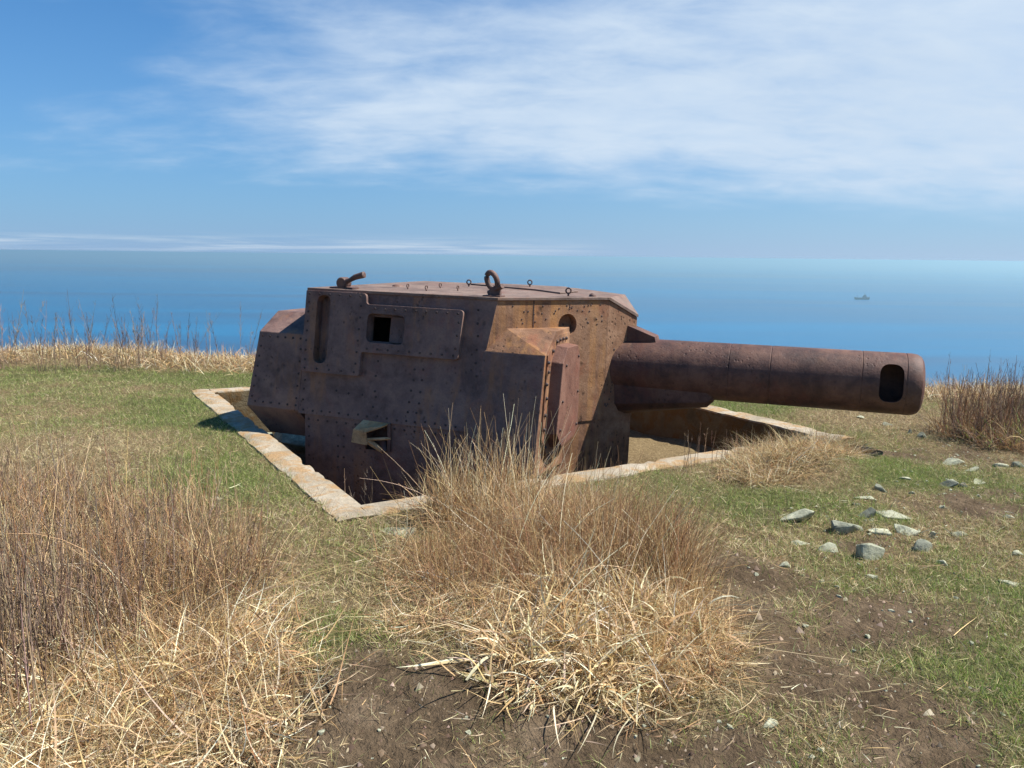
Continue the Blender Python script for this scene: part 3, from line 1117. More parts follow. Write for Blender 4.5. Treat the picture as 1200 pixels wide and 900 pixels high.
# ------------------------------------------------------------------ ship on the horizon
def build_ship():
    root = empty('cargo_ship', (985.0, 2275.0, SEA_Z), (0, 0, rad(6)))
    root.scale = (1.15, 1.15, 1.3)
    tag(root, 'tiny dark ship sailing on the hazy sea', 'ship')
    hullm = plain('ship_hull_paint', (0.02, 0.03, 0.045))
    white = plain('ship_house_paint', (0.06, 0.08, 0.11))
    sec = [(-20, 0.3, 5.5), (-17, 3.0, 5.0), (-8, 3.6, 4.2), (10, 3.6, 4.2), (17, 2.6, 5.2), (20, 0.4, 6.6)]
    rings = [[(x, -w, h), (x * .94, -w * .7, -1.5), (x * .94, w * .7, -1.5), (x, w, h)] for x, w, h in sec]
    from_bm('hull', bm_loft(rings), hullm, root)
    from_bm('deckhouse', bm_loft([[(x0, -2.8, z), (x1, -2.8, z), (x1, 2.8, z), (x0, 2.8, z)] for x0, x1, z in ((2, 11, 4.1), (2.4, 10.5, 7.0), (4.0, 9, 7.01), (4.4, 8.6, 9.6))]), white, root)
    from_bm('mast', bm_sweep([(6, 0, 9.5), (6, 0, 15)], 0.35, 6), hullm, root)
    from_bm('mast', bm_sweep([(-12, 0, 4), (-12, 0, 10)], 0.3, 6), hullm, root)
    from_bm('funnel', bm_loft([[(8.9 + .9 * math.cos(i * math.pi / 5), .9 * math.sin(i * math.pi / 5), z) for i in range(10)] for z in (7.0, 11.0)]), hullm, root)


build_ship()


# ------------------------------------------------------------------ stones
def stone_mesh(seed, w, d, h, wedge=0.0):
    r = random.Random(seed)
    bm = bmesh.new()
    for i in range(12):
        v = Vector((r.gauss(0, 1), r.gauss(0, 1), r.gauss(0, 1)))
        v.normalize()
        m = max(abs(v.x), abs(v.y), abs(v.z)) ** 0.8           # between a ball and a block
        v = v / m * r.uniform(0.85, 1.0)
        bm.verts.new((v.x * w / 2, v.y * d / 2, h * (v.z * 0.56 - 0.02) + wedge * h * v.x * 0.5))
    bmesh.ops.convex_hull(bm, input=bm.verts)
    bmesh.ops.delete(bm, geom=[v for v in bm.verts if not v.link_faces], context='VERTS')
    bmesh.ops.bevel(bm, geom=list(bm.edges), offset=0.03 * min(w, h * 2), segments=1, affect='EDGES', profile=0.5)
    fix(bm)
    me = bpy.data.meshes.new('stone')
    bm.to_mesh(me)
    bm.free()
    return me


STONES = [
    # x, y, width, height, pale(0..1), label
    (1.82, 4.92, .25, .10, .85, 'long pale stone at the left end of the stone scatter'),
    (2.05, 4.68, .21, .11, .35, 'dark grey wedge stone just left of the middle of the stone scatter'),
    (2.29, 4.97, .13, .10, .15, 'dark slate block standing at the back of the stone scatter'),
    (2.49, 5.02, .24, .06, .80, 'broad flat pale slab behind the dark slate block'),
    (2.23, 4.64, .16, .045, .95, 'thin pale slab behind the big triangular stone'),
    (2.40, 4.66, .15, .08, .75, 'pale stone right of the thin slab in the scatter'),
    (2.53, 4.62, .06, .08, .85, 'small upright pale stone at the right of the scatter'),
    (2.03, 4.27, .20, .15, .80, 'big triangular grey green stone in front of the scatter'),
    (1.81, 4.34, .15, .10, .75, 'squarish grey stone left of the big triangular stone'),
    (1.70, 4.47, .15, .05, .85, 'low pale stone below the long one at the scatter left end'),
    (2.36, 4.40, .15, .09, .10, 'dark tilted slab at the right front of the scatter'),
    (2.37, 4.20, .07, .06, .90, 'small pale stone below the dark tilted slab'),
    (1.91, 4.01, .08, .045, 1.0, 'small whitish stone in front of the big triangular one'),
    (1.46, 4.08, .08, .05, .55, 'lone small grey stone nearest the dry grass clump'),
    (2.65, 5.55, .11, .07, .25, 'small dark peaked stone behind the scatter'),
    (2.33, 5.23, .06, .04, .20, 'tiny dark stone left behind the scatter'),
    (2.50, 5.40, .23, .03, .80, 'flat pale slab sunk in grass beside the dark peaked stone'),
    (2.93, 5.80, .11, .03, .95, 'thin pale stone alone in the green grass'),
    (2.84, 5.49, .05, .035, .95, 'pale pebble between the grass and the bare patch'),
    (3.20, 5.69, .15, .09, .25, 'dark rounded stone at the bare earth patch'),
    (3.31, 5.69, .09, .06, .05, 'blackish stone touching the dark rounded one'),
    (3.49, 5.82, .18, .03, .95, 'flat whitish slab right of the blackish stone'),
    (3.30, 5.48, .06, .045, 1.0, 'small white stone on the bare patch near the right edge'),
    (2.91, 5.22, .09, .06, 1.0, 'bright white stone on the bare earth patch'),
    (3.62, 6.13, .13, .07, .60, 'grey lichen stone in front of the lumpy pale boulder'),
    (3.95, 6.30, .13, .07, .75, 'angular pale stone near the right bush foot'),
    (4.09, 6.28, .14, .08, .35, 'dark grey stone at the right picture edge below the bush'),
    (3.62, 6.44, .27, .11, .80, 'lumpy pale lichen boulder below the right bush'),
    (3.88, 7.38, .14, .10, .20, 'dark stone at the left foot of the right bush'),
    (3.83, 7.56, .06, .09, .70, 'thin upright stone under the muzzle'),
    (3.81, 7.95, .13, .06, .15, 'flat blackish stone directly under the barrel muzzle'),
    (3.70, 8.32, .13, .04, .85, 'pale stone just behind the muzzle in the grass'),
    (3.23, 5.01, .08, .04, .80, 'small pale stone at the bare patch front edge by the right'),
    (2.73, 4.68, .12, .06, .40, 'grey tilted stone right of the stone scatter'),
    (2.89, 4.36, .11, .05, .85, 'pale flat stone cut by the right picture edge'),
    (2.60, 3.96, .11, .04, .80, 'half buried pale stone lower down the right side'),
    (0.95, 2.69, .09, .035, .85, 'flat pale stone in the bare foreground earth'),
    (-0.72, 4.62, .36, .06, .75, 'long greenish slab at the near corner of the concrete rim'),
    (-1.97, 5.18, .08, .02, .95, 'small flat pale chip on the left lawn'),
]
# rubble lying on the pit floor left of the turret: pit coordinates a, b, width, height, label
RUBBLE = [
    (0.95, 4.55, .46, .16, .9, 'broad pale slab lying on the pit floor under the turret bustle'),
    (1.02, 4.05, .50, .16, .7, 'long grey slab on the pit floor nearest the turret skirt'),
    (1.30, 4.85, .26, .13, 1.0, 'pale broken block at the back of the pit under the bustle'),
    (0.75, 4.85, .16, .10, 1.0, 'small pale chunk by the far left corner inside the pit'),
]


def put_stone(i, x, y, z, w, h, shade, label, group):
    me = stone_mesh(100 + i, w, w * random.uniform(0.55, 0.8), h, random.uniform(-0.6, 0.6))
    o = link('stone', me, M['stone'])
    o.location = (x, y, z)
    o.rotation_euler = (random.uniform(-.1, .1), random.uniform(-.1, .1), random.uniform(-0.6, 0.6))
    o['shade'] = float(shade)
    tag(o, label, 'stone', group)


for i, (x, y, w, h, shd, lab) in enumerate(STONES):
    put_stone(i, x, y, float(height(x, y)), w, h, shd, lab, 'loose stones on the grass')
for i, (a, b, w, h, shd, lab) in enumerate(RUBBLE):
    x, y = pit_to_world(a, b)
    put_stone(60 + i, x, y, -0.50, w, h, shd, lab, 'rubble on the pit floor')


def build_gravel():
    bm = bmesh.new()
    r = random.Random(5)
    for cx, cy, sx, sy, n in ((2.2, 4.75, .45, .4, 130), (3.2, 5.55, .5, .4, 120), (3.75, 6.5, .4, .4, 90), (1.7, 3.5, .5, .4, 60), (0.2, 2.5, 1.0, .3, 70), (3.9, 7.5, .4, .5, 60)):
        for i in range(n):
            x, y = r.gauss(cx, sx), r.gauss(cy, sy)
            if bool(in_pit(x, y, -0.05)):
                continue
            w = min(0.008 + r.expovariate(1 / 0.008), 0.032)
            me = stone_mesh(r.randrange(40), w, w * .8, w * .7)
            me.transform(Matrix.Translation((x, y, float(height(x, y)))) @ Matrix.Rotation(r.uniform(0, 6.3), 4, 'Z'))
            bm.from_mesh(me)
            bpy.data.meshes.remove(me)
    o = from_bm('gravel', bm, M['stone'])
    o['shade'] = 0.8
    tag(o, 'small grey stone chips among the loose stones', 'gravel', kind='stuff')


# ------------------------------------------------------------------ vegetation
def strands(name, roots, az, length, tilt, bend, width, cols, seg=4, mat='blade', parent=None, tube=False, twist=None, taper=1.6, zmin=None, dark_root=0.0):
    """grass blades (ribbons) or stalks (three sided tubes) as one mesh"""
    N = len(roots)
    if N == 0:
        return None
    roots = np.asarray(roots, float)
    s = np.linspace(0, 1, seg + 1)
    th = tilt[:, None] + bend[:, None] * s[None, :]
    a = az[:, None] + (0 if twist is None else twist[:, None] * s[None, :])
    ds = length[:, None] / seg
    thm = (th[:, 1:] + th[:, :-1]) / 2
    am = (a[:, 1:] + a[:, :-1]) / 2 if twist is not None else np.repeat(az[:, None], seg, 1)
    dx = np.sin(thm) * np.cos(am) * ds
    dy = np.sin(thm) * np.sin(am) * ds
    dz = np.cos(thm) * ds
    pos = np.zeros((N, seg + 1, 3))
    pos[:, 1:, 0] = np.cumsum(dx, 1)
    pos[:, 1:, 1] = np.cumsum(dy, 1)
    pos[:, 1:, 2] = np.cumsum(dz, 1)
    pos += roots[:, None, :]
    if zmin is not None:
        pos[:, :, 2] = np.maximum(pos[:, :, 2], zmin[:, None] + 0.004 + 0.03 * rng.random((N, 1)))
    roll = rng.uniform(-1.2, 1.2, N)[:, None]
    hx, hy = -np.sin(az)[:, None], np.cos(az)[:, None]
    nx = np.cos(th) * np.cos(az)[:, None]
    ny = np.cos(th) * np.sin(az)[:, None]
    nz = -np.sin(th)
    cr, sr = np.cos(roll), np.sin(roll)
    side = np.stack([hx * cr + nx * sr, hy * cr + ny * sr, 0 * nz + nz * sr], -1)
    nrm = np.stack([-hx * sr + nx * cr, -hy * sr + ny * cr, nz * cr], -1)
    if tube:
        wp = width[:, None] * (1 - 0.65 * s[None, :])
        ring = [side, -0.5 * side + 0.866 * nrm, -0.5 * side - 0.866 * nrm]
        k = 3
        V = np.stack([pos + r * (wp / 2)[:, :, None] for r in ring], 2)
    else:
        wp = width[:, None] * np.maximum(1 - s[None, :] ** taper, 0.06) * np.where(s[None, :] < 0.01, 0.7, 1.0)
        k = 2
        V = np.stack([pos + side * (wp / 2)[:, :, None], pos - side * (wp / 2)[:, :, None]], 2)
    co = V.reshape(-1, 3)
    base = (np.arange(N) * (seg + 1) * k)[:, None, None]
    lv = (np.arange(seg) * k)[None, :, None]
    if tube:
        j = np.arange(3)[None, None, :]
        j2 = (j + 1) % 3
        q = np.stack([base + lv + j, base + lv + j2, base + lv + k + j2, base + lv + k + j], -1).reshape(-1, 4)
    else:
        z0 = np.zeros((1, 1, 1), int)
        q = np.stack([base + lv + z0, base + lv + z0 + 1, base + lv + z0 + 3, base + lv + z0 + 2], -1).reshape(-1, 4)
    me = quad_mesh(name, co, q)
    me.polygons.foreach_set('use_smooth', np.ones(len(q), bool))
    cols = np.asarray(cols, float)
    rgba = np.ones((N, seg + 1, k, 4), np.float32)
    rgba[..., :3] = cols[:, None, None, :]
    at = me.attributes.new('tint', 'FLOAT_COLOR', 'POINT')
    at.data.foreach_set('color', rgba.ravel())
    o = link(name, me, M[mat], parent)
    return o


STRAW = np.array([(.66, .50, .27), (.55, .39, .195), (.76, .63, .40), (.44, .30, .145), (.84, .73, .51)])
TAN = np.array([(.47, .30, .145), (.37, .22, .10), (.54, .37, .19), (.30, .17, .08), (.62, .46, .26)])
RUSSET = np.array([(.35, .205, .105), (.28, .155, .078), (.42, .265, .14), (.22, .125, .065), (.50, .36, .20)])
TWIG = np.array([(.16, .105, .075), (.12, .078, .055), (.21, .145, .105), (.26, .195, .145), (.30, .21, .13)]) * 1.25
GREEN = np.array([(.15, .215, .04), (.20, .265, .06), (.10, .155, .03), (.26, .30, .10), (.32, .33, .14)]) * 1.25
DULL = np.array([(.35, .29, .14), (.44, .36, .20), (.24, .19, .10), (.54, .45, .28), (.16, .12, .065)]) * 1.25


def pick(pal, n, var=0.18):
    c = pal[rng.integers(0, len(pal), n)]
    return np.clip(c * (1 + rng.normal(0, var * 1.2, (n, 1))) * (1 + rng.normal(0, 0.05, (n, 3))), 0.01, 0.88)


def ell(cx, cy, rx, ry, n, ang=0.0, edge=0.0):
    r = np.sqrt(rng.random(n)) * (1 + edge * rng.normal(0, 0.2, n))
    t = rng.random(n) * 2 * math.pi
    x, y = r * np.cos(t) * rx, r * np.sin(t) * ry
    c, s = math.cos(rad(ang)), math.sin(rad(ang))
    X, Y = cx + x * c - y * s, cy + x * s + y * c
    return X, Y, r


def in_pit(x, y, m=0.0):
    a, b = world_to_pit(x, y)
    return (a > m) & (a < PIT_W - m) & (b > m) & (b < PIT_L - m)


def tuft_points(x, y, n_t, spread):
    """gather points into tufts so the clump is uneven"""
    n = len(x)
    c = rng.integers(0, n, n_t)
    k = rng.integers(0, n_t, n)
    tx, ty = x[c][k] + rng.normal(0, spread, n), y[c][k] + rng.normal(0, spread, n)
    return tx, ty, k


def stand(parent, name, ells, pal, n_t, L, W, tilt, bend, seg, tube, lean=None, mat=None, limit_pit=True, spread=0.05, droop_edge=0.0, density_kind='stuff'):
    xs, ys, rs = [], [], []
    for (cx, cy, rx, ry, ang, n) in ells:
        x, y, r = ell(cx, cy, rx, ry, n, ang)
        xs.append(x)
        ys.append(y)
        rs.append(r)
    x, y = np.concatenate(xs), np.concatenate(ys)
    tx, ty, k = tuft_points(x, y, n_t, spread)
    keep = np.ones(len(tx), bool)
    if limit_pit:
        keep = ~in_pit(tx, ty, 0.02)
    tx, ty, k = tx[keep], ty[keep], k[keep]
    n = len(tx)
    z = height(tx, ty)
    tuft_h = rng.normal(1, 0.16, n_t)[k]
    tuft_az = (rng.random(n_t) * 2 * math.pi)[k]
    az = tuft_az + rng.normal(0, 0.9, n)
    ti = np.abs(rng.normal(tilt[0], tilt[1], n))
    if lean is not None:
        # overall lean direction
        lx, ly = math.cos(rad(lean[0])) * lean[1], math.sin(rad(lean[0])) * lean[1]
        vx, vy = np.sin(ti) * np.cos(az) + lx, np.sin(ti) * np.sin(az) + ly
        az = np.arctan2(vy, vx)
        ti = np.arcsin(np.clip(np.hypot(vx, vy), 0, 0.985))
    ln = np.clip(rng.normal(L[0], L[1], n) * tuft_h, L[0] * 0.3, L[0] * 1.9)
    be = rng.normal(bend[0], bend[1], n)
    wd = rng.uniform(W[0], W[1], n)
    o = strands(name, np.stack([tx, ty, z - 0.01], -1), az, ln, ti, be, wd, pick(pal, n), seg, mat or ('stalk' if tube else 'blade'), parent, tube,
                rng.normal(0, 0.35, n), zmin=z - 0.005)
    tag(o, kind='stuff')
    return o


def twiggy(parent, name, pts, pal, L, W, n_side, tilt=0.12, lean=(0, 0)):
    """upright weed stalks with short side twigs"""
    x, y = pts
    n = len(x)
    if n > 100:
        x, y, _ = tuft_points(x, y, n // 6, 0.06)
    z = height(x, y)
    az = rng.random(n) * 2 * math.pi
    ti = np.abs(rng.normal(0, tilt, n))
    lx, ly = math.cos(rad(lean[0])) * lean[1], math.sin(rad(lean[0])) * lean[1]
    vx, vy = np.sin(ti) * np.cos(az) + lx, np.sin(ti) * np.sin(az) + ly
    az, ti = np.arctan2(vy, vx), np.arcsin(np.clip(np.hypot(vx, vy), 0, .9))
    ln = np.clip(rng.normal(L[0], L[1], n), L[0] * .35, L[0] * 1.7)
    be = rng.normal(0.0, 0.12, n)
    cl = pick(pal, n)
    main = strands(name, np.stack([x, y, z - 0.01], -1), az, ln, ti, be, rng.uniform(W[0], W[1], n), cl, 4, 'stalk', parent, True, rng.normal(0, .4, n))
    tag(main, kind='stuff')
    m = n * n_side
    k = np.repeat(np.arange(n), n_side)
    s = rng.uniform(0.35, 0.97, m)
    th = ti[k] + be[k] * s * 0.5
    rx = x[k] + np.sin(th) * np.cos(az[k]) * ln[k] * s
    ry = y[k] + np.sin(th) * np.sin(az[k]) * ln[k] * s
    rz = z[k] - 0.01 + np.cos(th) * ln[k] * s
    tw = strands('side_twigs', np.stack([rx, ry, rz], -1), rng.random(m) * 2 * math.pi, ln[k] * rng.uniform(0.08, 0.26, m) * (1.25 - s), rng.uniform(0.3, 0.8, m),
                 rng.normal(-0.3, 0.2, m), rng.uniform(W[0], W[1], m) * 0.6, cl[k] * 1.08, 2, 'stalk', parent, True)
    tag(tw, kind='stuff')
    return main


def build_vegetation():
    # --- left foreground brush
    r = empty('dry_brush', (-2.5, 4.2, float(height(-2.5, 4.2))))
    zr = np.array(r.location)
    holder = []

    def own(root, fn):
        before = set(bpy.data.objects)
        fn()
        for o in set(bpy.data.objects) - before:
            o.parent = root
            o.matrix_parent_inverse = Matrix.Translation(-Vector(root.location))
    tag(r, 'large thicket of brown upright dry stalks filling the left foreground', 'dry brush')

    def left():
        x1, y1, _ = ell(-2.45, 4.15, 0.85, 0.75, 620, 30)
        x2, y2, _ = ell(-3.6, 4.75, 0.95, 0.7, 520, 20)
        x3, y3, _ = ell(-1.7, 3.7, 0.45, 0.5, 420, 0)
        x4, y4, _ = ell(-1.95, 2.9, 0.42, 0.4, 300, 0)
        twiggy(None, 'stalks', (np.concatenate([x1, x2]), np.concatenate([y1, y2])), np.concatenate([TWIG, TWIG, RUSSET[:3], TAN, TAN]), (0.38, 0.14), (0.003, 0.006), 6, 0.30)
        twiggy(None, 'stalks', (x3, y3), np.concatenate([TWIG, RUSSET, TAN]), (0.36, 0.11), (0.0025, 0.005), 4, 0.28, (10, 0.2))
        stand(None, 'bent_stems', [(-2.4, 4.1, 0.8, 0.7, 0, 200), (-1.7, 3.6, 0.45, 0.5, 0, 110), (-1.6, 2.9, 0.6, 0.4, 0, 70)], np.concatenate([STRAW, TAN, TWIG]), 180, (0.42, 0.13), (0.003, 0.005), (0.75, 0.35), (0.4, 0.6), 6, True, spread=0.09)
        twiggy(None, 'stalks', (x4, y4), TWIG, (0.46, 0.12), (0.004, 0.008), 4, 0.2)
        stand(None, 'dry_blades', [(-2.45, 4.1, 0.95, 0.85, 30, 2600), (-3.6, 4.8, 1.05, 0.8, 20, 1900), (-1.7, 3.7, 0.5, 0.6, 0, 1500)], np.concatenate([TAN, TWIG, TWIG, STRAW[:2]]), 500,
              (0.27, 0.10), (0.0022, 0.005), (0.6, 0.35), (0.6, 0.7), 5, False)
    own(r, left)

    r = empty('flattened_straw', (-1.5, 2.8, float(height(-1.5, 2.8))))
    tag(r, 'pale flattened straw heap in front of the brown thicket, lower left', 'dry grass')

    def straw_l():
        stand(None, 'straw', [(-1.45, 2.75, 0.72, 0.6, 0, 2600), (-1.25, 3.15, 0.3, 0.35, 0, 900), (-2.3, 2.9, 0.6, 0.6, 0, 1200)], np.concatenate([STRAW, STRAW, TAN]), 500, (0.22, 0.09), (0.003, 0.008),
              (1.15, 0.4), (0.35, 0.7), 5, False, spread=0.08)
        stand(None, 'straw', [(-1.45, 2.75, 0.75, 0.62, 0, 6500), (-1.25, 3.2, 0.35, 0.4, 0, 2200), (-2.3, 2.9, 0.6, 0.6, 0, 1800)], np.concatenate([STRAW, TAN, TAN, TWIG]), 800, (0.13, 0.06), (0.0018, 0.0045),
              (1.2, 0.4), (0.2, 0.5), 3, False, spread=0.07)
        stand(None, 'straw', [(-1.45, 2.7, 0.75, 0.55, 0, 500)], STRAW, 160, (0.24, 0.08), (0.002, 0.005), (0.4, 0.3), (1.1, 0.6), 5, False)
    own(r, straw_l)

    # --- central clump
    r = empty('dry_grass_clump', (0.35, 4.2, float(height(0.35, 4.2))))
    tag(r, 'big tangled clump of tan dry grass in front of the turret', 'dry grass')

    def centre():
        MIXD = np.concatenate([TAN, TAN, STRAW, RUSSET, TWIG[:2]])
        stand(None, 'tall_stems', [(-0.15, 5.0, 0.40, 0.22, 22, 360), (-0.3, 4.75, 0.25, 0.2, 0, 130), (0.25, 4.85, 0.3, 0.2, 0, 120)], np.concatenate([TAN, STRAW]), 70,
              (0.42, 0.13), (0.003, 0.005), (0.25, 0.16), (0.25, 0.35), 5, True, (15, 0.05))
        stand(None, 'bent_stems', [(-0.1, 4.6, 0.55, 0.5, 0, 150), (0.45, 3.9, 0.4, 0.5, 0, 170), (0.3, 3.2, 0.45, 0.25, 0, 60)], np.concatenate([STRAW, TAN]), 120, (0.42, 0.12), (0.003, 0.005), (0.7, 0.35), (0.5, 0.6), 6, True, spread=0.09)
        stand(None, 'blades', [(-0.15, 4.9, 0.48, 0.30, 20, 2600), (0.35, 4.5, 0.45, 0.4, 10, 2600)], MIXD, 380, (0.25, 0.09), (0.0018, 0.0045), (0.5, 0.3), (0.7, 0.6), 5, False)
        stand(None, 'russet_stems', [(0.66, 4.0, 0.26, 0.42, 0, 800), (0.84, 3.8, 0.13, 0.32, 0, 500), (0.45, 4.4, 0.35, 0.3, 0, 350)], np.concatenate([RUSSET, TAN, TAN, STRAW[:2]]), 150, (0.29, 0.08), (0.0024, 0.0042), (0.22, 0.15), (0.25, 0.3), 4, True, (10, 0.12))
        stand(None, 'russet_stems', [(-0.15, 4.0, 0.42, 0.40, 0, 800), (0.2, 3.8, 0.35, 0.3, 0, 500)], np.concatenate([RUSSET, TAN[:2]]), 200, (0.19, 0.06), (0.002, 0.0036), (0.25, 0.2), (0.1, 0.4), 3, True)
        stand(None, 'blades', [(-0.15, 4.05, 0.55, 0.50, 0, 4200), (0.45, 3.8, 0.45, 0.45, 0, 3600)], MIXD, 600, (0.17, 0.07), (0.0018, 0.0045), (0.9, 0.4), (0.6, 0.6), 4, False)
        stand(None, 'drooping_straw', [(0.32, 3.0, 0.36, 0.16, 8, 1200), (0.45, 3.25, 0.38, 0.22, 0, 1300), (0.5, 3.55, 0.34, 0.2, 0, 500)], STRAW, 130, (0.20, 0.07), (0.005, 0.014), (0.8, 0.45), (1.3, 0.8), 6, False, (-100, 0.25), spread=0.08)
        stand(None, 'drooping_straw', [(0.38, 3.0, 0.44, 0.24, 0, 3800), (-0.2, 3.45, 0.38, 0.28, 0, 2000), (0.4, 3.45, 0.48, 0.28, 0, 2600)], np.concatenate([STRAW, STRAW, MIXD]), 420, (0.14, 0.06), (0.002, 0.005), (1.25, 0.35), (0.2, 0.5), 3, False, spread=0.06)
        stand(None, 'drooping_straw', [(0.76, 3.3, 0.20, 0.40, 0, 2000)], np.concatenate([STRAW[:3], TAN]), 130, (0.20, 0.06), (0.0016, 0.0035), (0.7, 0.35), (0.9, 0.5), 5, False, (-30, 0.3))
    own(r, centre)

    # --- right hand bush
    r = empty('leafless_bush', (4.9, 7.3, float(height(4.9, 7.3))))
    tag(r, 'bushy brown leafless shrub beyond the muzzle at the right edge', 'bush')

    def bush():
        x, y, _ = ell(5.05, 7.35, 0.95, 0.55, 1100, -10)
        x2, y2, _ = ell(6.6, 7.6, 1.2, 0.8, 700, 0)
        twiggy(None, 'twigs', (np.concatenate([x, x2]), np.concatenate([y, y2])), np.concatenate([TWIG, RUSSET[:2]]), (0.50, 0.13), (0.004, 0.008), 6, 0.34)
        stand(None, 'dry_blades', [(5.0, 7.2, 1.0, 0.6, -10, 3200), (6.5, 7.5, 1.2, 0.8, 0, 1500)], np.concatenate([TWIG, RUSSET, TAN]), 300, (0.28, 0.1), (0.004, 0.008), (0.5, 0.3), (0.6, 0.5), 4, False)
        stand(None, 'green_shoots', [(5.0, 7.1, 0.9, 0.5, -10, 260)], GREEN * 1.4, 60, (0.22, 0.08), (0.006, 0.012), (0.4, 0.3), (0.8, 0.4), 3, False)
    own(r, bush)

    # --- grass heap over the near right corner of the pit
    r = empty('dry_grass_heap', (2.05, 6.05, 0.0))
    tag(r, 'low heap of matted dry grass over the rim under the barrel', 'dry grass')

    def heap():
        stand(None, 'matted_grass', [(2.05, 6.05, 0.55, 0.26, 31, 2600), (2.6, 6.5, 0.42, 0.25, 31, 2000), (2.35, 6.72, 0.5, 0.13, 31, 2000)], np.concatenate([STRAW, TAN, DULL]), 320, (0.19, 0.06), (0.002, 0.005), (0.75, 0.35), (0.8, 0.5), 4, False, limit_pit=False)
        x, y, _ = ell(1.75, 6.35, 0.5, 0.12, 26, 31)
        twiggy(None, 'stalks', (x, y), TWIG, (0.22, 0.07), (0.004, 0.006), 4, 0.15)
    own(r, heap)

    # --- weeds standing on the far edge, left; each a plant of its own
    weeds = [(-7.05, 11.0, 14, .78, 'thick stand of dead weed stalks at the far left edge'), (-6.15, 10.9, 16, .66, 'tall feathery dead weed second from the left edge'),
             (-5.75, 11.2, 9, .55, 'short dead weed third from the left on the cliff edge'), (-5.25, 11.0, 16, .66, 'bushy dead weed in the middle of the left cliff edge'),
             (-4.95, 11.3, 8, .55, 'slim dead weed right of the bushy one on the cliff edge'), (-4.50, 11.2, 6, .50, 'sparse dead weed halfway between bushy weed and turret'),
             (-3.75, 11.1, 3, .72, 'single tall dead stalk left of the turret'), (-3.35, 11.4, 5, .42, 'low dead weed nearest to the turret bustle'),
             (-8.2, 11.0, 12, .7, 'dead weed cut by the left picture edge')]
    for (x, y, n, L, lab) in weeds:
        r = empty('dead_weed', (x, y, float(height(x, y))))
        tag(r, lab, 'weed', 'dead weeds on the cliff edge')

        def one():
            px, py = rng.normal(x, 0.20, n * 2), rng.normal(y, 0.2, n * 2)
            twiggy(None, 'stalks', (px, py), TWIG * 0.95, (L * 1.0, 0.22), (0.004, 0.009), 16, 0.24)
        own(r, one)

    # --- little plants in the pit
    for (a, b, n, L, z, lab) in ((0.36, 0.46, 4, .42, -0.27, 'small dead sprig rising beside the near pit corner'), (4.3, 1.3, 5, .32, -.42, 'dead stalks against the shaded right pit wall'),
                                 (4.25, 0.75, 7, .34, -.42, 'reddish dead stalks at the near end of the right pit wall')):
        x, y = pit_to_world(a, b)
        r = empty('dead_sprig', (x, y, z))
        tag(r, lab, 'weed', 'dead sprigs inside the pit')

        def one():
            px, py = rng.normal(x, 0.07, n), rng.normal(y, 0.07, n)
            twiggy(None, 'stalks', (px, py), TWIG * 1.3, (L, 0.05), (0.004, 0.007), 8, 0.2)
            for o in COL.objects:
                if o.parent is None and o.name.startswith(('stalks', 'side_twigs')):
                    o.location.z += z - float(height(x, y))
        own(r, one)


build_vegetation()


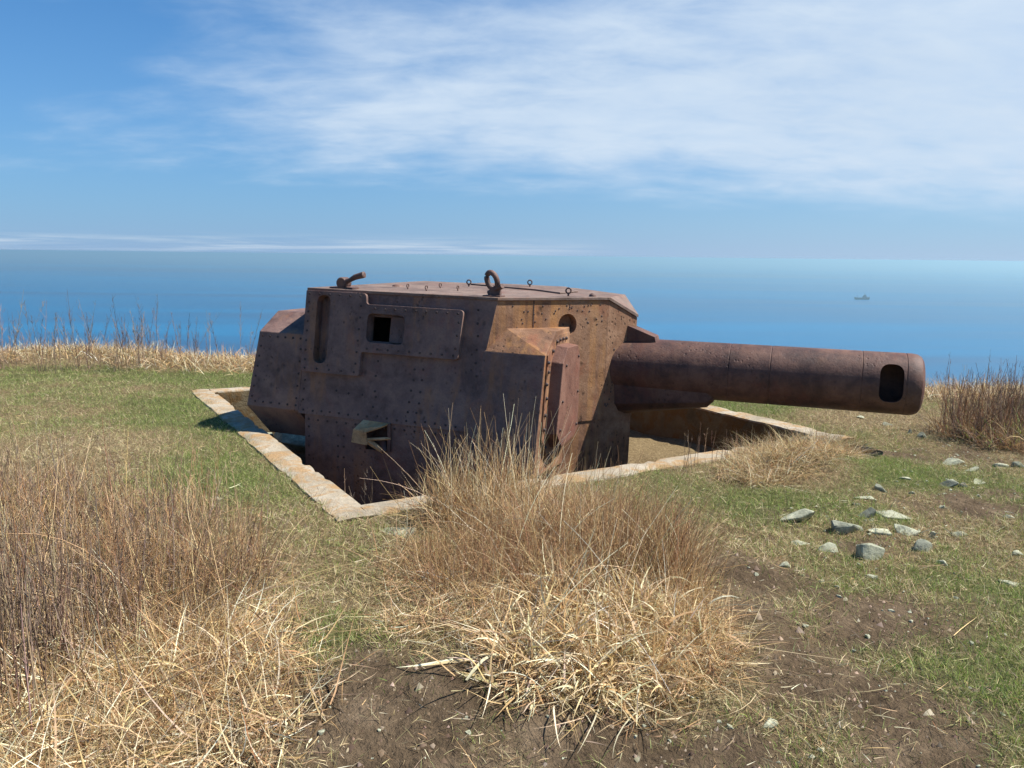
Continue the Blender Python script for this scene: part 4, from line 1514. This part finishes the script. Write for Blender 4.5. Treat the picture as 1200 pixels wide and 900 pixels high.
def build_turf():
    # dense short turf where people walk, thinner where earth is bare
    for n, ya, yb, seg in ((520000, 1.7, 5.4, 2), (620000, 5.4, 12.8, 1)):
        y = ya * (yb / ya) ** rng.random(n)
        x = rng.uniform(-1, 1, n) * (0.80 * y + 0.9)
        # gather into little tufts
        k = rng.integers(0, n, n // 9)[rng.integers(0, n // 9, n)]
        sw_ = rng.random(n) < 0.6
        x = np.where(sw_, x[k] + rng.normal(0, 0.014, n), x)
        y = np.where(sw_, y[k] + rng.normal(0, 0.014, n), y)
        d, g, r = cover(x, y)
        e = y - edge_y(x)
        keep = (~in_pit(x, y, 0.0) | (~in_pit(x, y, 0.01 + 0.09 * fbm(x * 5, y * 5, 77)))) & (e < 0.3)
        keep &= rng.random(n) > np.clip(d * 1.2 - 0.1, 0, 0.97)
        x, y, d, g, r = x[keep], y[keep], d[keep], g[keep], r[keep]
        n = len(x)
        z = height(x, y)
        isg = rng.random(n) < np.clip(g * 0.95 + 0.04, 0, 0.85)
        cols = np.where(isg[:, None], pick(GREEN, n), pick(DULL, n))
        fine = 1.0 + 0.07 * np.clip(y - 3, 0, 9)
        ln = np.where(isg, rng.uniform(0.02, 0.06, n), rng.uniform(0.02, 0.085, n)) * (0.75 + 0.25 * fine)
        ti = np.where(isg, np.abs(rng.normal(0.55, 0.35, n)), np.abs(rng.normal(1.1, 0.4, n)))
        wd = rng.uniform(0.0014, 0.0038, n) * fine
        o = strands('turf', np.stack([x, y, z - 0.004], -1), rng.random(n) * 6.283, ln, ti, rng.normal(0.35, 0.3, n), wd, cols, seg, 'blade')
        tag(o, ['short green and straw coloured turf around the stones and thickets', 'short green turf on the hilltop beside and behind the pit'][seg == 1], 'grass', kind='stuff')

    # matted dry grass along the cliff edge
    n = 60000
    x = rng.uniform(-12, 11, n)
    y = edge_y(x) + rng.uniform(-1.9, 0.35, n)
    _, g, r = cover(x, y)
    keep = (~in_pit(x, y, 0.0)) & (rng.random(n) < r)
    x, y = x[keep], y[keep]
    n = len(x)
    z = height(x, y)
    tall = 0.6 + 0.9 * fbm(x * 1.3, y * 1.3, 91)
    o = strands('edge_grass', np.stack([x, y, z - 0.01], -1), rng.random(n) * 6.283, rng.uniform(0.10, 0.30, n) * tall, np.abs(rng.normal(0.75, 0.35, n)), rng.normal(0.6, 0.4, n),
                rng.uniform(0.005, 0.010, n), pick(np.concatenate([STRAW, TAN, STRAW]), n), 3, 'blade')
    tag(o, 'matted straw coloured grass along the cliff edge', 'grass', kind='stuff')

    # straw scraps and stalks strewn over bare earth and turf
    n = 5200
    y = 1.9 * (8.0 / 1.9) ** rng.random(n)
    x = rng.uniform(-1, 1, n) * (0.8 * y + 0.8)
    keep = ~in_pit(x, y, 0.0)
    x, y = x[keep], y[keep]
    n = len(x)
    z = height(x, y) + 0.012
    L = np.where(rng.random(n) < 0.06, rng.uniform(0.12, 0.34, n), rng.uniform(0.02, 0.10, n))
    o = strands('straw_litter', np.stack([x, y, z], -1), rng.random(n) * 6.283, L, rng.normal(1.50, 0.10, n), rng.normal(0, 0.18, n), rng.uniform(0.0015, 0.004, n),
                pick(np.concatenate([STRAW, DULL, TAN]), n), 4, 'blade', twist=rng.normal(0, 0.5, n), zmin=z - 0.004)
    tag(o, 'loose straw scraps strewn over turf and bare earth', 'straw', kind='stuff')

    # clods and grit on the bare earth
    n = 15000
    y = 1.8 * (7.5 / 1.8) ** rng.random(n)
    x = rng.uniform(-1, 1, n) * (0.8 * y + 0.5)
    d, g, r = cover(x, y)
    keep = (~in_pit(x, y, 0.0)) & (rng.random(n) < d)
    x, y = x[keep], y[keep]
    n = len(x)
    z = height(x, y)
    t = np.array([(1, 0, -.3), (-.5, .87, -.3), (-.5, -.87, -.3), (.2, .1, .8)])
    sz = rng.gamma(2.0, 0.0028, n) + 0.002
    an = rng.random(n) * 6.283
    v = t[None] * rng.uniform(0.6, 1.3, (n, 4, 3)) * sz[:, None, None]
    vx = v[..., 0] * np.cos(an)[:, None] - v[..., 1] * np.sin(an)[:, None] + x[:, None]
    vy = v[..., 0] * np.sin(an)[:, None] + v[..., 1] * np.cos(an)[:, None] + y[:, None]
    co = np.stack([vx, vy, v[..., 2] + z[:, None]], -1).reshape(-1, 3)
    b = (np.arange(n) * 4)[:, None, None]
    q = (b + np.array([[0, 1, 3], [1, 2, 3], [2, 0, 3]])[None]).reshape(-1, 3)
    me = quad_mesh('soil_clods', co, q)
    cl = pick(np.array([(.10, .068, .045), (.15, .105, .07), (.075, .05, .033), (.24, .19, .14)]), n)
    rgba = np.ones((n, 4, 4), np.float32)
    rgba[..., :3] = cl[:, None, :]
    at = me.attributes.new('tint', 'FLOAT_COLOR', 'POINT')
    at.data.foreach_set('color', rgba.ravel())
    o = link('soil_clods', me, M['stalk'])
    tag(o, 'crumbs of brown earth on the bare patches', 'soil', kind='stuff')


build_turf()
build_gravel()
